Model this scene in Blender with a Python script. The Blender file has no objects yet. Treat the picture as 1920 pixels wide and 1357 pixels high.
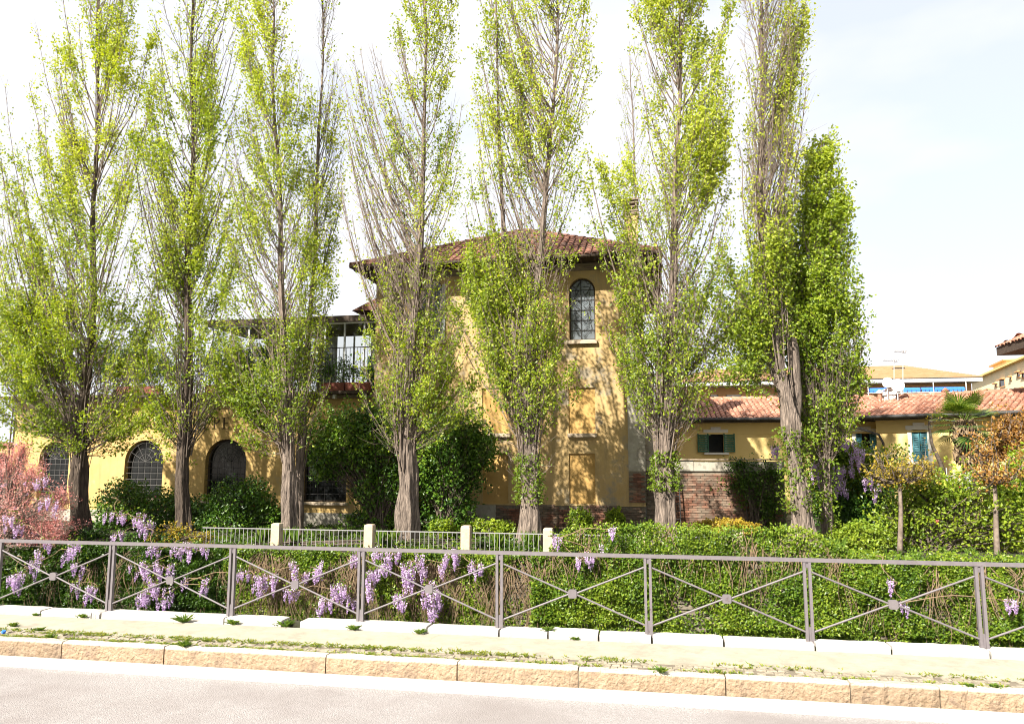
import bpy, math, random
import numpy as np
from mathutils import Vector

# ------------------------------------------------------------------ camera, world, sun, exposure
SC = bpy.context.scene
COL = SC.collection
CAM_Z, YAW, PITCH, F = 2.3, math.radians(10.5), math.radians(7.27), 1387.0
cd = bpy.data.cameras.new('camera'); cam = bpy.data.objects.new('camera', cd); COL.objects.link(cam)
cam.location = (0, 0, CAM_Z); cam.rotation_euler = (math.pi/2+PITCH, 0, YAW)
cd.sensor_width = 36; cd.lens = F/1920*36; cd.clip_end = 2000; cd.clip_start = .1
SC.camera = cam

SUN_EL, SUN_AZ = math.radians(40), math.radians(31)      # azimuth to the left of straight behind the camera
sdir = Vector((-math.sin(SUN_AZ)*math.cos(SUN_EL), -math.cos(SUN_AZ)*math.cos(SUN_EL), math.sin(SUN_EL)))
sl = bpy.data.lights.new('sun', 'SUN'); sun = bpy.data.objects.new('sun', sl); COL.objects.link(sun)
sl.energy = 5.0; sl.angle = math.radians(.53); sl.color = (1, .95, .86)
sun.rotation_euler = (-sdir).to_track_quat('-Z', 'Y').to_euler(); sun.location = (0, 0, 30)

w = bpy.data.worlds.new('World'); SC.world = w; w.use_nodes = True
nt = w.node_tree; nt.nodes.clear()
sky = nt.nodes.new('ShaderNodeTexSky'); sky.sky_type = 'NISHITA'; sky.sun_disc = False
sky.sun_elevation = SUN_EL; sky.sun_rotation = math.atan2(sdir.x, sdir.y); sky.dust_density = 1.5
tc = nt.nodes.new('ShaderNodeTexCoord'); mp = nt.nodes.new('ShaderNodeMapping'); mp.inputs['Scale'].default_value = (1.2, 1.2, 3.0)
mp.inputs['Location'].default_value = (.35, .0, .15)
no = nt.nodes.new('ShaderNodeTexNoise'); no.inputs['Scale'].default_value = 1.6; no.inputs['Detail'].default_value = 5
rp = nt.nodes.new('ShaderNodeMapRange'); rp.inputs['From Min'].default_value = .36; rp.inputs['From Max'].default_value = .5
rp.inputs['To Min'].default_value = .72; rp.inputs['To Max'].default_value = 1.0
mx = nt.nodes.new('ShaderNodeMix'); mx.data_type = 'RGBA'; mx.inputs['B'].default_value = (3.45, 3.5, 3.65, 1)
bg = nt.nodes.new('ShaderNodeBackground'); bg.inputs['Strength'].default_value = .1
ou = nt.nodes.new('ShaderNodeOutputWorld')
L = nt.links.new
L(tc.outputs['Generated'], mp.inputs['Vector']); L(mp.outputs[0], no.inputs['Vector']); L(no.outputs['Fac'], rp.inputs['Value'])
L(rp.outputs[0], mx.inputs['Factor']); L(sky.outputs[0], mx.inputs['A']); L(mx.outputs['Result'], bg.inputs['Color']); L(bg.outputs[0], ou.inputs[0])
SC.view_settings.view_transform = 'Standard'; SC.view_settings.look = 'None'
SC.view_settings.exposure = 1.6; SC.view_settings.gamma = 1; SC.view_settings.use_curve_mapping = False
SC.render.engine = 'CYCLES'
SC.cycles.pixel_filter_type = 'BLACKMAN_HARRIS'; SC.cycles.filter_width = 1.0
SC.cycles.max_bounces = 8; SC.cycles.transparent_max_bounces = 8

# ------------------------------------------------------------------ measuring helpers: photo coordinates -> place in the world
ca, sa, cp, sp = math.cos(YAW), math.sin(YAW), math.cos(PITCH), math.sin(PITCH)
FW = np.array((-sa*cp, ca*cp, sp)); UP = np.array((sa*sp, -ca*sp, cp)); RT = np.array((ca, sa, 0))
def ray(x, y): return RT*((x-960)/F)+UP*((678.5-y)/F)+FW
def P(x, y, Y):
    d = ray(x, y); t = Y/d[1]; return np.array((d[0]*t, Y, CAM_Z+d[2]*t))
def PZ(x, y, z):
    d = ray(x, y); t = (z-CAM_Z)/d[2]; return np.array((d[0]*t, d[1]*t, z))
def PX(x, y, Y): return P(x, y, Y)[0]
def PH(x, y, Y): return P(x, y, Y)[2]

# ------------------------------------------------------------------ object helpers
BASE = {}
def link(o): COL.objects.link(o); return o
def tag(o, label=None, cat=None, group=None, kind=None):
    if label: o['label'] = label
    if cat: o['category'] = cat
    if group: o['group'] = group
    if kind: o['kind'] = kind
    return o
def thing(name, label, cat, base, group=None):
    o = link(bpy.data.objects.new(name, None)); o.location = tuple(base); o.empty_display_size = .2
    BASE[o.name] = np.array(base, float); return tag(o, label, cat, group)

class G:
    """collects faces in world coordinates"""
    def __init__(s): s.v = []; s.n = 0; s.f = []; s.t = []
    def add(s, v, f, tint=0.5):
        v = np.asarray(v, float).reshape(-1, 3); f = np.asarray(f, int)
        s.v.append(v); s.f.append(f+s.n); s.n += len(v)
        s.t.append(np.broadcast_to(np.asarray(tint, float), (len(v),)))
        return s
    def box(s, x0, x1, y0, y1, z0, z1, tint=.5):
        v = [(x, y, z) for x in (x0, x1) for y in (y0, y1) for z in (z0, z1)]
        return s.add(v, [(0, 1, 3, 2), (4, 6, 7, 5), (0, 4, 5, 1), (2, 3, 7, 6), (0, 2, 6, 4), (1, 5, 7, 3)], tint)
    def beam(s, a, b, w, h, up=(0, 0, 1)):
        a = np.asarray(a, float); b = np.asarray(b, float); d = b-a; d /= np.linalg.norm(d)
        u = np.asarray(up, float); r = np.cross(d, u); r /= np.linalg.norm(r); u = np.cross(r, d)
        v = [p+r*sx*w/2+u*sz*h/2 for p in (a, b) for sx in (-1, 1) for sz in (-1, 1)]
        return s.add(v, [(0, 1, 3, 2), (4, 6, 7, 5), (0, 4, 5, 1), (2, 3, 7, 6), (0, 2, 6, 4), (1, 5, 7, 3)])
    def prism(s, poly, off):
        """closed polygon (list of 3D points) pushed along off"""
        p = np.asarray(poly, float); n = len(p); q = p+np.asarray(off, float)
        s.add(p, [list(range(n))]); s.add(q, [list(range(n))[::-1]])
        i = np.arange(n); j = (i+1) % n
        return s.add(np.vstack([p, q]), np.stack([j, i, i+n, j+n], 1))
    def quad(s, a, b, c, d): return s.add([a, b, c, d], [(0, 1, 2, 3)])
    def tube(s, pts, rs, n=6, ridge=None, tint=.5, cap=False):
        p = np.asarray(pts, float); m = len(p); rs = np.broadcast_to(np.asarray(rs, float), (m,))
        d = np.gradient(p, axis=0); d /= (np.linalg.norm(d, axis=1)[:, None]+1e-9)
        ref = np.array((1., 0, 0)) if abs(d[:, 0]).mean() < .8 else np.array((0, 1., 0))
        a = np.cross(d, ref); a /= (np.linalg.norm(a, axis=1)[:, None]+1e-9); b = np.cross(d, a)
        th = np.arange(n)*2*math.pi/n
        R = rs[:, None]*np.ones(n)[None]
        if ridge is not None: R = R*ridge(th[None, :], p[:, 2][:, None])
        v = p[:, None]+(a[:, None]*np.cos(th)[None, :, None]+b[:, None]*np.sin(th)[None, :, None])*R[..., None]
        i = np.arange(m-1)[:, None]*n; k = np.arange(n)[None]; k2 = (k+1) % n
        f = np.stack([i+k, i+k2, i+n+k2, i+n+k], -1).reshape(-1, 4)
        s.add(v.reshape(-1, 3), f, tint)
        if cap:
            s.add(v[-1], [list(range(n))], tint); s.add(v[0], [list(range(n))[::-1]], tint)
        return s
    def build(s, name, mat, parent=None, smooth=False, base=None, label=None, kind=None):
        V = np.vstack(s.v); T = np.concatenate(s.t)
        b = BASE.get(parent.name) if parent is not None else base
        if b is None: b = np.zeros(3)
        me = bpy.data.meshes.new(name); me.vertices.add(len(V)); me.vertices.foreach_set('co', (V-b).astype(np.float32).ravel())
        loops = np.concatenate([f.ravel() for f in s.f]); tot = np.concatenate([np.full(len(f), f.shape[1]) for f in s.f])
        me.loops.add(len(loops)); me.loops.foreach_set('vertex_index', loops.astype(np.int32))
        me.polygons.add(len(tot)); me.polygons.foreach_set('loop_start', (np.cumsum(tot)-tot).astype(np.int32))
        me.polygons.foreach_set('loop_total', tot.astype(np.int32))
        me.polygons.foreach_set('use_smooth', np.full(len(tot), smooth))
        at = me.attributes.new('tint', 'FLOAT', 'POINT'); at.data.foreach_set('value', T.astype(np.float32))
        me.update(calc_edges=True); me.validate(); me.materials.append(mat)
        o = link(bpy.data.objects.new(name, me))
        if parent is not None: o.parent = parent; BASE[o.name] = b
        else: o.location = tuple(b); BASE[o.name] = b
        if label: o['label'] = label
        if kind: o['kind'] = kind
        return o

def piece(me, name, parent, loc, scale=None, rot=None):
    """shared-mesh piece, loc in world coordinates"""
    o = link(bpy.data.objects.new(name, me)); o.parent = parent
    o.location = tuple(np.asarray(loc, float)-BASE[parent.name])
    if scale is not None: o.scale = scale
    if rot is not None: o.rotation_euler = rot
    BASE[o.name] = np.asarray(loc, float); return o

def sn(p, fr, seed=0, k=5):
    """smooth pseudo noise about -1..1 from sums of sines"""
    r = np.random.RandomState(seed+77); p = np.asarray(p, float); o = 0
    for i in range(k):
        d = r.normal(size=3); d /= np.linalg.norm(d); o = o+np.sin((p@d)*fr*(1+.45*i)+r.rand()*6.28)/(1+.3*i)
    return o/2.2

# ------------------------------------------------------------------ materials
def node_mat(name):
    m = bpy.data.materials.new(name); m.use_nodes = True; t = m.node_tree
    return m, t, t.nodes['Principled BSDF'], t.nodes.new, t.links.new
def mat(name, c1, c2=None, rough=.8, scale=4.0, bump=0.0, bscale=None, metal=0.0, spec=.3, c3=None, scale3=1.0, th3=(.55, .65), stretch=None, rnd=0.0, top=None, streak=None, edge=None, speck=None):
    m, t, b, N, K = node_mat(name)
    b.inputs['Roughness'].default_value = rough; b.inputs['Metallic'].default_value = metal; b.inputs['Specular IOR Level'].default_value = spec
    g = N('ShaderNodeNewGeometry'); mp = N('ShaderNodeMapping'); K(g.outputs['Position'], mp.inputs['Vector'])
    if stretch: mp.inputs['Scale'].default_value = stretch
    n1 = N('ShaderNodeTexNoise'); n1.inputs['Scale'].default_value = scale; n1.inputs['Detail'].default_value = 8; n1.inputs['Roughness'].default_value = .65
    K(mp.outputs[0], n1.inputs['Vector'])
    cr = N('ShaderNodeMapRange'); cr.inputs['From Min'].default_value = .3; cr.inputs['From Max'].default_value = .7; K(n1.outputs['Fac'], cr.inputs['Value'])
    mx = N('ShaderNodeMix'); mx.data_type = 'RGBA'; K(cr.outputs[0], mx.inputs['Factor'])
    mx.inputs['A'].default_value = (*c1, 1); mx.inputs['B'].default_value = (*(c2 or c1), 1); out = mx.outputs['Result']
    if c3:
        n3 = N('ShaderNodeTexNoise'); n3.inputs['Scale'].default_value = scale3; n3.inputs['Detail'].default_value = 9; n3.inputs['Roughness'].default_value = .7
        K(mp.outputs[0], n3.inputs['Vector'])
        r3 = N('ShaderNodeMapRange'); r3.inputs['From Min'].default_value = th3[0]; r3.inputs['From Max'].default_value = th3[1]; K(n3.outputs['Fac'], r3.inputs['Value'])
        m3 = N('ShaderNodeMix'); m3.data_type = 'RGBA'; K(r3.outputs[0], m3.inputs['Factor']); K(out, m3.inputs['A']); m3.inputs['B'].default_value = (*c3, 1)
        out = m3.outputs['Result']
    if speck:      # coarse grains and hairline cracks
        n7 = N('ShaderNodeTexNoise'); n7.inputs['Scale'].default_value = 130; n7.inputs['Detail'].default_value = 3; K(g.outputs['Position'], n7.inputs['Vector'])
        r7 = N('ShaderNodeMapRange'); r7.inputs['From Min'].default_value = .60; r7.inputs['From Max'].default_value = .70; r7.inputs['To Max'].default_value = speck[1]; K(n7.outputs['Fac'], r7.inputs['Value'])
        m7 = N('ShaderNodeMix'); m7.data_type = 'RGBA'; K(r7.outputs[0], m7.inputs['Factor']); K(out, m7.inputs['A']); m7.inputs['B'].default_value = (*speck[0], 1); out = m7.outputs['Result']
        n8 = N('ShaderNodeTexNoise'); n8.inputs['Scale'].default_value = 1.5; n8.inputs['Detail'].default_value = 6; K(g.outputs['Position'], n8.inputs['Vector'])
        a8 = N('ShaderNodeVectorMath'); a8.operation = 'MULTIPLY_ADD'; K(n8.outputs['Color'], a8.inputs[0]); a8.inputs[1].default_value = (.9, .9, 0); K(g.outputs['Position'], a8.inputs[2])
        v8 = N('ShaderNodeTexVoronoi'); v8.feature = 'DISTANCE_TO_EDGE'; v8.inputs['Scale'].default_value = .45; K(a8.outputs[0], v8.inputs['Vector'])
        r8 = N('ShaderNodeMapRange'); r8.inputs['From Min'].default_value = .002; r8.inputs['From Max'].default_value = .007; r8.inputs['To Min'].default_value = speck[2]; r8.inputs['To Max'].default_value = 0; K(v8.outputs['Distance'], r8.inputs['Value'])
        m8 = N('ShaderNodeMix'); m8.data_type = 'RGBA'; K(r8.outputs[0], m8.inputs['Factor']); K(out, m8.inputs['A']); m8.inputs['B'].default_value = (*speck[0], 1); out = m8.outputs['Result']
    def blend(out, fac, col, inv=None):
        m4 = N('ShaderNodeMix'); m4.data_type = 'RGBA'; K(fac, m4.inputs['Factor']); K(out, m4.inputs['A']); m4.inputs['B'].default_value = (*col, 1); return m4.outputs['Result']
    if streak:      # rain streaks running down the wall
        col, lo, hi = streak; m5 = N('ShaderNodeMapping'); m5.inputs['Scale'].default_value = (2.6, 2.6, .22); K(g.outputs['Position'], m5.inputs['Vector'])
        n5 = N('ShaderNodeTexNoise'); n5.inputs['Scale'].default_value = 2.0; n5.inputs['Detail'].default_value = 7; n5.inputs['Roughness'].default_value = .7; K(m5.outputs[0], n5.inputs['Vector'])
        r5 = N('ShaderNodeMapRange'); r5.inputs['From Min'].default_value = lo; r5.inputs['From Max'].default_value = hi; r5.inputs['To Max'].default_value = .7; K(n5.outputs['Fac'], r5.inputs['Value']); out = blend(out, r5.outputs[0], col)
    if top or edge:      # kerb tops worn, and painted paler as if sunlit / dusty strip along a road edge
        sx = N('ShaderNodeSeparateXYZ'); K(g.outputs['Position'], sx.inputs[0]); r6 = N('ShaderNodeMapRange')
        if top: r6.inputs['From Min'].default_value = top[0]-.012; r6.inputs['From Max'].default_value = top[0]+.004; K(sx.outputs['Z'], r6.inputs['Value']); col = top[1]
        else:
            ad6 = N('ShaderNodeMath'); ad6.operation = 'MULTIPLY_ADD'; K(n1.outputs['Fac'], ad6.inputs[0]); ad6.inputs[1].default_value = .8; K(sx.outputs['Y'], ad6.inputs[2])
            r6.inputs['From Min'].default_value = edge[0]+.4; r6.inputs['From Max'].default_value = edge[1]+.4; K(ad6.outputs[0], r6.inputs['Value']); col = edge[2]
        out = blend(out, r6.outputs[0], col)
    if rnd:
        oi = N('ShaderNodeObjectInfo'); at = N('ShaderNodeAttribute'); at.attribute_name = 'tint'
        ad = N('ShaderNodeMath'); ad.operation = 'ADD'; K(oi.outputs['Random'], ad.inputs[0]); K(at.outputs['Fac'], ad.inputs[1])
        fr = N('ShaderNodeMath'); fr.operation = 'FRACT'; K(ad.outputs[0], fr.inputs[0])
        rr = N('ShaderNodeMapRange'); rr.inputs['To Min'].default_value = 1-rnd; rr.inputs['To Max'].default_value = 1+rnd; K(fr.outputs[0], rr.inputs['Value'])
        hs = N('ShaderNodeHueSaturation'); K(out, hs.inputs['Color']); K(rr.outputs[0], hs.inputs['Value']); out = hs.outputs['Color']
    K(out, b.inputs['Base Color'])
    if bump:
        n2 = N('ShaderNodeTexNoise'); n2.inputs['Scale'].default_value = bscale or scale*6; n2.inputs['Detail'].default_value = 6; K(mp.outputs[0], n2.inputs['Vector'])
        bp = N('ShaderNodeBump'); bp.inputs['Strength'].default_value = 1; bp.inputs['Distance'].default_value = bump; K(n2.outputs['Fac'], bp.inputs['Height']); K(bp.outputs[0], b.inputs['Normal'])
    return m
def leaf_mat(name, stops, trans=.35, rough=.5, tr=None):
    m, t, b, N, K = node_mat(name)
    at = N('ShaderNodeAttribute'); at.attribute_name = 'tint'; cr = N('ShaderNodeValToRGB'); K(at.outputs['Fac'], cr.inputs[0])
    e = cr.color_ramp.elements
    while len(e) < len(stops): e.new(.5)
    for i, c in enumerate(stops): e[i].position = i/(len(stops)-1); e[i].color = (*c, 1)
    K(cr.outputs[0], b.inputs['Base Color']); b.inputs['Roughness'].default_value = rough; b.inputs['Specular IOR Level'].default_value = .35
    tl = N('ShaderNodeBsdfTranslucent'); sh = N('ShaderNodeHueSaturation'); sh.inputs['Saturation'].default_value = 1.15; sh.inputs['Value'].default_value = 1.3
    K(cr.outputs[0], sh.inputs['Color']); K(sh.outputs[0], tl.inputs['Color'])
    ms = N('ShaderNodeMixShader'); ms.inputs[0].default_value = trans; K(b.outputs[0], ms.inputs[1]); K(tl.outputs[0], ms.inputs[2]); K(ms.outputs[0], t.nodes['Material Output'].inputs['Surface'])
    return m

M = {}; PAVZ_ = -.08
M['asphalt'] = mat('asphalt', (.185, .17, .162), (.34, .31, .298), .9, 55, .012, 90, c3=(.215, .19, .18), scale3=.7, th3=(.42, .62), edge=(8.05, 8.55, (.40, .375, .35)), speck=((.10, .085, .08), .6, .10))
M['pavement'] = mat('pavement', (.27, .24, .18), (.34, .305, .24), .9, 5, .006, 80, c3=(.22, .195, .15), scale3=2.2, th3=(.52, .68), speck=((.12, .10, .07), .35, .15))
M['gutter'] = mat('gutter', (.34, .315, .29), (.42, .39, .37), .9, 30, .008, 90)
M['cobble'] = mat('cobble_stone', (.15, .12, .08), (.33, .29, .22), .9, 25, .008, 70)
M['kerb'] = mat('kerb_granite', (.22, .15, .09), (.33, .245, .165), .9, 11, .03, 26, rnd=.14, c3=(.17, .12, .085), scale3=3.5, th3=(.52, .68), top=(PAVZ_-.022, (.40, .35, .28)))  # face stained brown; sunlit brightness painted into the top
M['plinth'] = mat('plinth_stone', (.33, .31, .28), (.46, .43, .39), .85, 8, .006, 60, c3=(.30, .27, .22), scale3=5, th3=(.66, .75), rnd=.08)
M['rail'] = mat('painted_rail', (.115, .10, .105), (.15, .132, .136), .5, 9, .001, 90, spec=.4, c3=(.085, .068, .06), scale3=7, th3=(.62, .68))
M['soil'] = mat('garden_soil', (.022, .024, .012), (.05, .045, .025), 1, 3, .03, 12)
M['water'] = mat('water', (.02, .03, .02), (.03, .04, .03), .08, 3, .02, 3)
M['yellow'] = mat('yellow_plaster', (.36, .24, .10), (.46, .325, .15), .9, 2.2, .006, 30, c3=(.26, .215, .15), scale3=1.1, th3=(.53, .62), streak=((.22, .17, .10), .5, .75))
M['yellow2'] = mat('warm_yellow_plaster', (.42, .27, .095), (.50, .35, .14), .9, 1.6, .004, 30, c3=(.36, .29, .18), scale3=1.0, th3=(.58, .68), streak=((.26, .18, .08), .52, .75))
M['niche'] = mat('niche_plaster', (.38, .225, .07), (.44, .28, .10), .9, 3, .003, 30)
M['gplaster'] = mat('grey_plaster', (.26, .23, .18), (.36, .33, .27), .95, 3, .008, 20, c3=(.18, .15, .12), scale3=2, th3=(.55, .7))
M['brick'] = mat('brick', (.11, .042, .024), (.19, .085, .052), .9, 6, .004, 60, rnd=.4, c3=(.14, .105, .075), scale3=1.3, th3=(.42, .56))
M['mortar'] = mat('mortar', (.11, .09, .065), (.18, .15, .11), .95, 9, .01, 30)
M['stone'] = mat('rough_stone', (.09, .075, .055), (.16, .135, .10), .95, 6, .02, 18, rnd=.25)
M['wallback'] = mat('old_wall', (.02, .018, .013), (.045, .038, .027), .95, 4, .03, 14)
M['tile'] = mat('terracotta_tile', (.12, .052, .034), (.20, .095, .062), .85, 6, .004, 40, rnd=.3, c3=(.20, .15, .12), scale3=2, th3=(.58, .68))
M['tile_o'] = mat('pink_terracotta_tile', (.25, .095, .055), (.40, .20, .13), .85, 6, .004, 40, rnd=.28, c3=(.52, .40, .32), scale3=5, th3=(.56, .64))
M['tile_far'] = mat('tan_roof_tile', (.27, .155, .075), (.36, .22, .12), .85, 2, .01, 10, rnd=.12, c3=(.36, .22, .13), scale3=1.0)
M['wood_dark'] = mat('dark_wood', (.035, .024, .018), (.07, .05, .035), .85, 8, .005, 40, stretch=(1, 1, 1))
M['cornice'] = mat('cornice_stone', (.16, .12, .085), (.25, .2, .14), .9, 6, .008, 30)
M['sill'] = mat('sill_stone', (.35, .27, .19), (.45, .37, .27), .9, 10, .006, 40)
M['iron'] = mat('black_iron', (.025, .025, .027), (.05, .045, .04), .55, 20)
M['iron_m'] = mat('weathered_iron', (.09, .085, .08), (.15, .14, .13), .6, 20)
M['fence'] = mat('grey_fence_iron', (.20, .19, .185), (.28, .27, .265), .5, 20)
M['iron_l'] = mat('pale_iron', (.30, .29, .29), (.42, .41, .41), .5, 20)
M['white'] = mat('white_paint', (.62, .61, .58), (.74, .73, .70), .6, 10)
M['frame'] = mat('grey_metal_frame', (.33, .34, .34), (.45, .46, .46), .5, 10)
M['green_sh'] = mat('green_shutter', (.03, .10, .055), (.05, .14, .075), .6, 10)
M['teal_sh'] = mat('blue_green_shutter', (.04, .14, .17), (.06, .19, .22), .6, 10)
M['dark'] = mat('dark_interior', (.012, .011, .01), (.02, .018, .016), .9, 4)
M['cream'] = mat('cream_plaster', (.62, .46, .17), (.68, .52, .22), .9, 1.2, .003, 20)
M['pale'] = mat('pale_cream_plaster', (.72, .60, .38), (.78, .66, .44), .9, 1.2, .003, 20)
M['orange'] = mat('orange_brickwork', (.44, .23, .10), (.52, .29, .13), .9, 1.5, .005, 20)
M['awning'] = mat('blue_awning', (.03, .13, .50), (.04, .17, .58), .8, 5)
M['red'] = mat('red_flowerbox', (.12, .035, .024), (.18, .06, .04), .85, 8)
M['trim'] = mat('white_trim', (.60, .58, .52), (.7, .68, .62), .8, 6)
M['letter'] = mat('dark_letter_paint', (.045, .03, .02), (.08, .05, .03), .9, 20)
M['bark'] = mat('poplar_bark', (.015, .010, .008), (.30, .235, .185), .95, 7, .07, 10, stretch=(3.6, 3.6, .4))
M['bark_d'] = mat('dark_bark', (.018, .012, .01), (.12, .09, .065), .95, 7, .07, 10, stretch=(3.6, 3.6, .4))
M['twig'] = mat('pale_twig', (.06, .042, .032), (.23, .18, .14), .9, 7, .004, 40)
M['twig_d'] = mat('dark_twig', (.06, .045, .035), (.13, .1, .075), .9, 7)
M['vine'] = mat('dry_vine', (.12, .08, .045), (.24, .17, .10), .95, 6)
def glass(name, tint=(.012, .013, .013), spec=.22):
    m, t, b, N, K = node_mat(name); b.inputs['Base Color'].default_value = (*tint, 1); b.inputs['Roughness'].default_value = .12; b.inputs['Specular IOR Level'].default_value = spec
    return m
M['glass'] = glass('window_glass'); M['glass_l'] = glass('skylit_glass', (.12, .135, .145), .6)
def clear_glass():
    m, t, b, N, K = node_mat('clear_glass'); tr = N('ShaderNodeBsdfTransparent'); tr.inputs[0].default_value = (.85, .88, .87, 1)
    gl = N('ShaderNodeBsdfGlossy'); gl.inputs['Roughness'].default_value = .03; ms = N('ShaderNodeMixShader'); ms.inputs[0].default_value = .1
    K(tr.outputs[0], ms.inputs[1]); K(gl.outputs[0], ms.inputs[2]); K(ms.outputs[0], t.nodes['Material Output'].inputs['Surface']); return m
M['clear'] = clear_glass()
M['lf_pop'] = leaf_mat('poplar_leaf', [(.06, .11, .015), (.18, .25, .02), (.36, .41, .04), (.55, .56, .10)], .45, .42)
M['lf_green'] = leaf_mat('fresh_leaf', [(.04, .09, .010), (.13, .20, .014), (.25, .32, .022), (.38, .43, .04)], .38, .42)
M['lf_dark'] = leaf_mat('laurel_leaf', [(.015, .04, .008), (.045, .105, .012), (.11, .20, .018), (.22, .31, .03)], .22, .35)
M['lf_ivy'] = leaf_mat('ivy_leaf', [(.018, .045, .006), (.06, .12, .009), (.14, .21, .014), (.26, .31, .03)], .3, .4)
M['lf_yel'] = leaf_mat('yellow_leaf', [(.13, .12, .02), (.25, .19, .02), (.36, .25, .025), (.42, .32, .04)], .35, .5)
M['lf_orange'] = leaf_mat('bronze_leaf', [(.14, .07, .02), (.25, .12, .03), (.33, .17, .04), (.38, .25, .05)], .35, .5)
M['lf_pink'] = leaf_mat('coral_blossom', [(.30, .09, .08), (.50, .19, .17), (.66, .34, .29), (.72, .50, .44)], .3, .7)
M['lf_lilac'] = leaf_mat('lilac_blossom', [(.36, .22, .44), (.48, .33, .54), (.60, .46, .63), (.72, .62, .72)], .3, .6)
M['lf_red'] = leaf_mat('red_blossom', [(.40, .04, .05), (.5, .06, .05), (.5, .1, .1), (.6, .2, .2)], .2, .6)
M['lf_palm'] = leaf_mat('palm_leaf', [(.018, .045, .008), (.05, .10, .012), (.15, .2, .03), (.24, .25, .04)], .25, .4)
M['grass'] = leaf_mat('grass_blade', [(.06, .12, .015), (.11, .18, .02), (.2, .24, .03), (.3, .28, .06)], .3, .5)
# ------------------------------------------------------------------ the setting: road, kerb, pavement, canal, garden ground
rnd = random.Random(5)
RY, WY, FY, TY, HY = 10.24, 17.3, 17.7, 19.0, 24.0      # railing, canal wall, garden fence, poplar row, house front
ROADZ, PAVZ = -.26, -.08
def struct(name, g, m, smooth=False): return tag(g.build(name, m, smooth=smooth), kind='structure')
g = G(); g.box(-90, 90, -40, 8.6, -.6, ROADZ); road = struct('road', g, M['asphalt'])
g = G(); g.box(-90, 90, 8.2, 8.62, -.6, ROADZ+.006); struct('road_gutter', g, M['gutter'])
g = G(); g.box(-90, 90, 9.17, 10.03, -.5, PAVZ); struct('pavement', g, M['pavement'])
g = G(); g.box(-90, 90, 8.84, 9.17, -.5, PAVZ-.02); base_strip = struct('cobble_strip', g, M['mortar']); BASE[base_strip.name] = np.zeros(3)
g = G(); g.box(-90, 90, 10.00, 10.38, -4, PAVZ-.06); struct('near_canal_wall', g, M['soil'])
g = G(); g.box(-90, 90, 10.4, 17.2, -4, -2.6); struct('canal_water', g, M['water'])
# garden ground, uneven, out to the horizon
nx, ny = 140, 60
xs = np.linspace(-60, 60, nx); ys = np.concatenate([np.linspace(17.45, 45, ny-6), np.array([60, 90, 150, 300, 600, 900])])
X, Y = np.meshgrid(xs, ys, indexing='ij'); X = X*np.where(Y > 60, Y/45, 1)
Z = .035*sn(np.stack([X, Y, 0*X], -1), 1.7, 3)
idx = np.arange(nx*ny).reshape(nx, ny); q = np.stack([idx[:-1, :-1], idx[1:, :-1], idx[1:, 1:], idx[:-1, 1:]], -1).reshape(-1, 4)
g = G(); g.add(np.stack([X, Y, Z-.03], -1), q); struct('garden_ground', g, M['soil'], True)

# rough block with worn edges, used for kerb stones, plinth stones and wall stones
def rough_block(g, x0, x1, y0, y1, z0, z1, wear=.012, seg=6, seed=0, tint=None):
    r = np.random.RandomState(seed); xs = np.linspace(x0, x1, seg+1); w = min(wear*1.6, (x1-x0)/4)
    prof = [(y0, z0), (y0, z1-wear*1.5), (y0+wear*1.5, z1), (y1-wear, z1), (y1, z1-wear), (y1, z0)]
    v = []
    for i, x in enumerate(xs):
        e = .5 if i in (0, seg) else 0
        for (y, z) in prof:
            yy = y+r.normal()*wear*.35+(e*wear if y == y0 else 0); zz = z+(r.normal()*wear*.22-e*wear*.7 if z > z0 else 0)
            v.append((x, yy, zz))
    k = len(prof); f = []
    for i in range(seg):
        for j in range(k): a = i*k+j; b = i*k+(j+1) % k; f.append((a, a+k, b+k, b))
    t = r.rand() if tint is None else tint
    g.add(v, f, t); g.add(v[:k], [list(range(k))], t); g.add(v[-k:], [list(range(k))[::-1]], t)

kerb = G(); kerb.box(-90, 90, 8.76, 8.86, -.5, PAVZ-.035); kerb = tag(kerb.build('kerb', M['mortar']), kind='structure')
jx = sorted([PX(x, 1262, 8.74) for x in (-420, -130, 112, 305, 610, 857, 1084, 1360, 1593, 1760, 2010, 2300)])
for i in range(len(jx)-1):
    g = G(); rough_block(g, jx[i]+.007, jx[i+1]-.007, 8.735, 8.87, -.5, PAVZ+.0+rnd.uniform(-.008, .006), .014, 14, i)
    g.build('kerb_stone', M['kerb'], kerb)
plinth = G(); plinth.box(-90, 90, 10.12, 10.33, -.5, -.05); plinth = tag(plinth.build('stone_plinth', M['soil']), kind='structure')
jx = sorted([PX(x, 1185, 10.07) for x in (-300, -120, 72, 168, 185, 418, 527, 560, 800, 935, 1027, 1122, 1222, 1357, 1528, 1671, 1855, 2050, 2250)])
for i in range(len(jx)-1):
    if abs(jx[i+1]-jx[i]) < .13 or i == 6: continue
    g = G(); rough_block(g, jx[i]+.012, jx[i+1]-.012, 10.07+rnd.uniform(0, .012), 10.345, -.4, 0+rnd.uniform(-.012, .004), .012, 10, i+40)
    g.build('plinth_stone', M['plinth'], plinth)
# cobbles between kerb and pavement: worn setts, stuff part
g = G(); r = np.random.RandomState(3)
for row in range(3):
    x = -11.0+r.rand()*.1
    while x < 9.5:
        wd = r.uniform(.08, .13); y = 8.88+row*.098
        rough_block(g, x, x+wd-.012, y, y+.088, -.2, PAVZ-.014+r.uniform(-.006, .010), .008, 1, int(r.rand()*1e6)); x += wd
c = g.build('cobble', M['cobble'], base_strip); c['kind'] = 'stuff'

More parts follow.
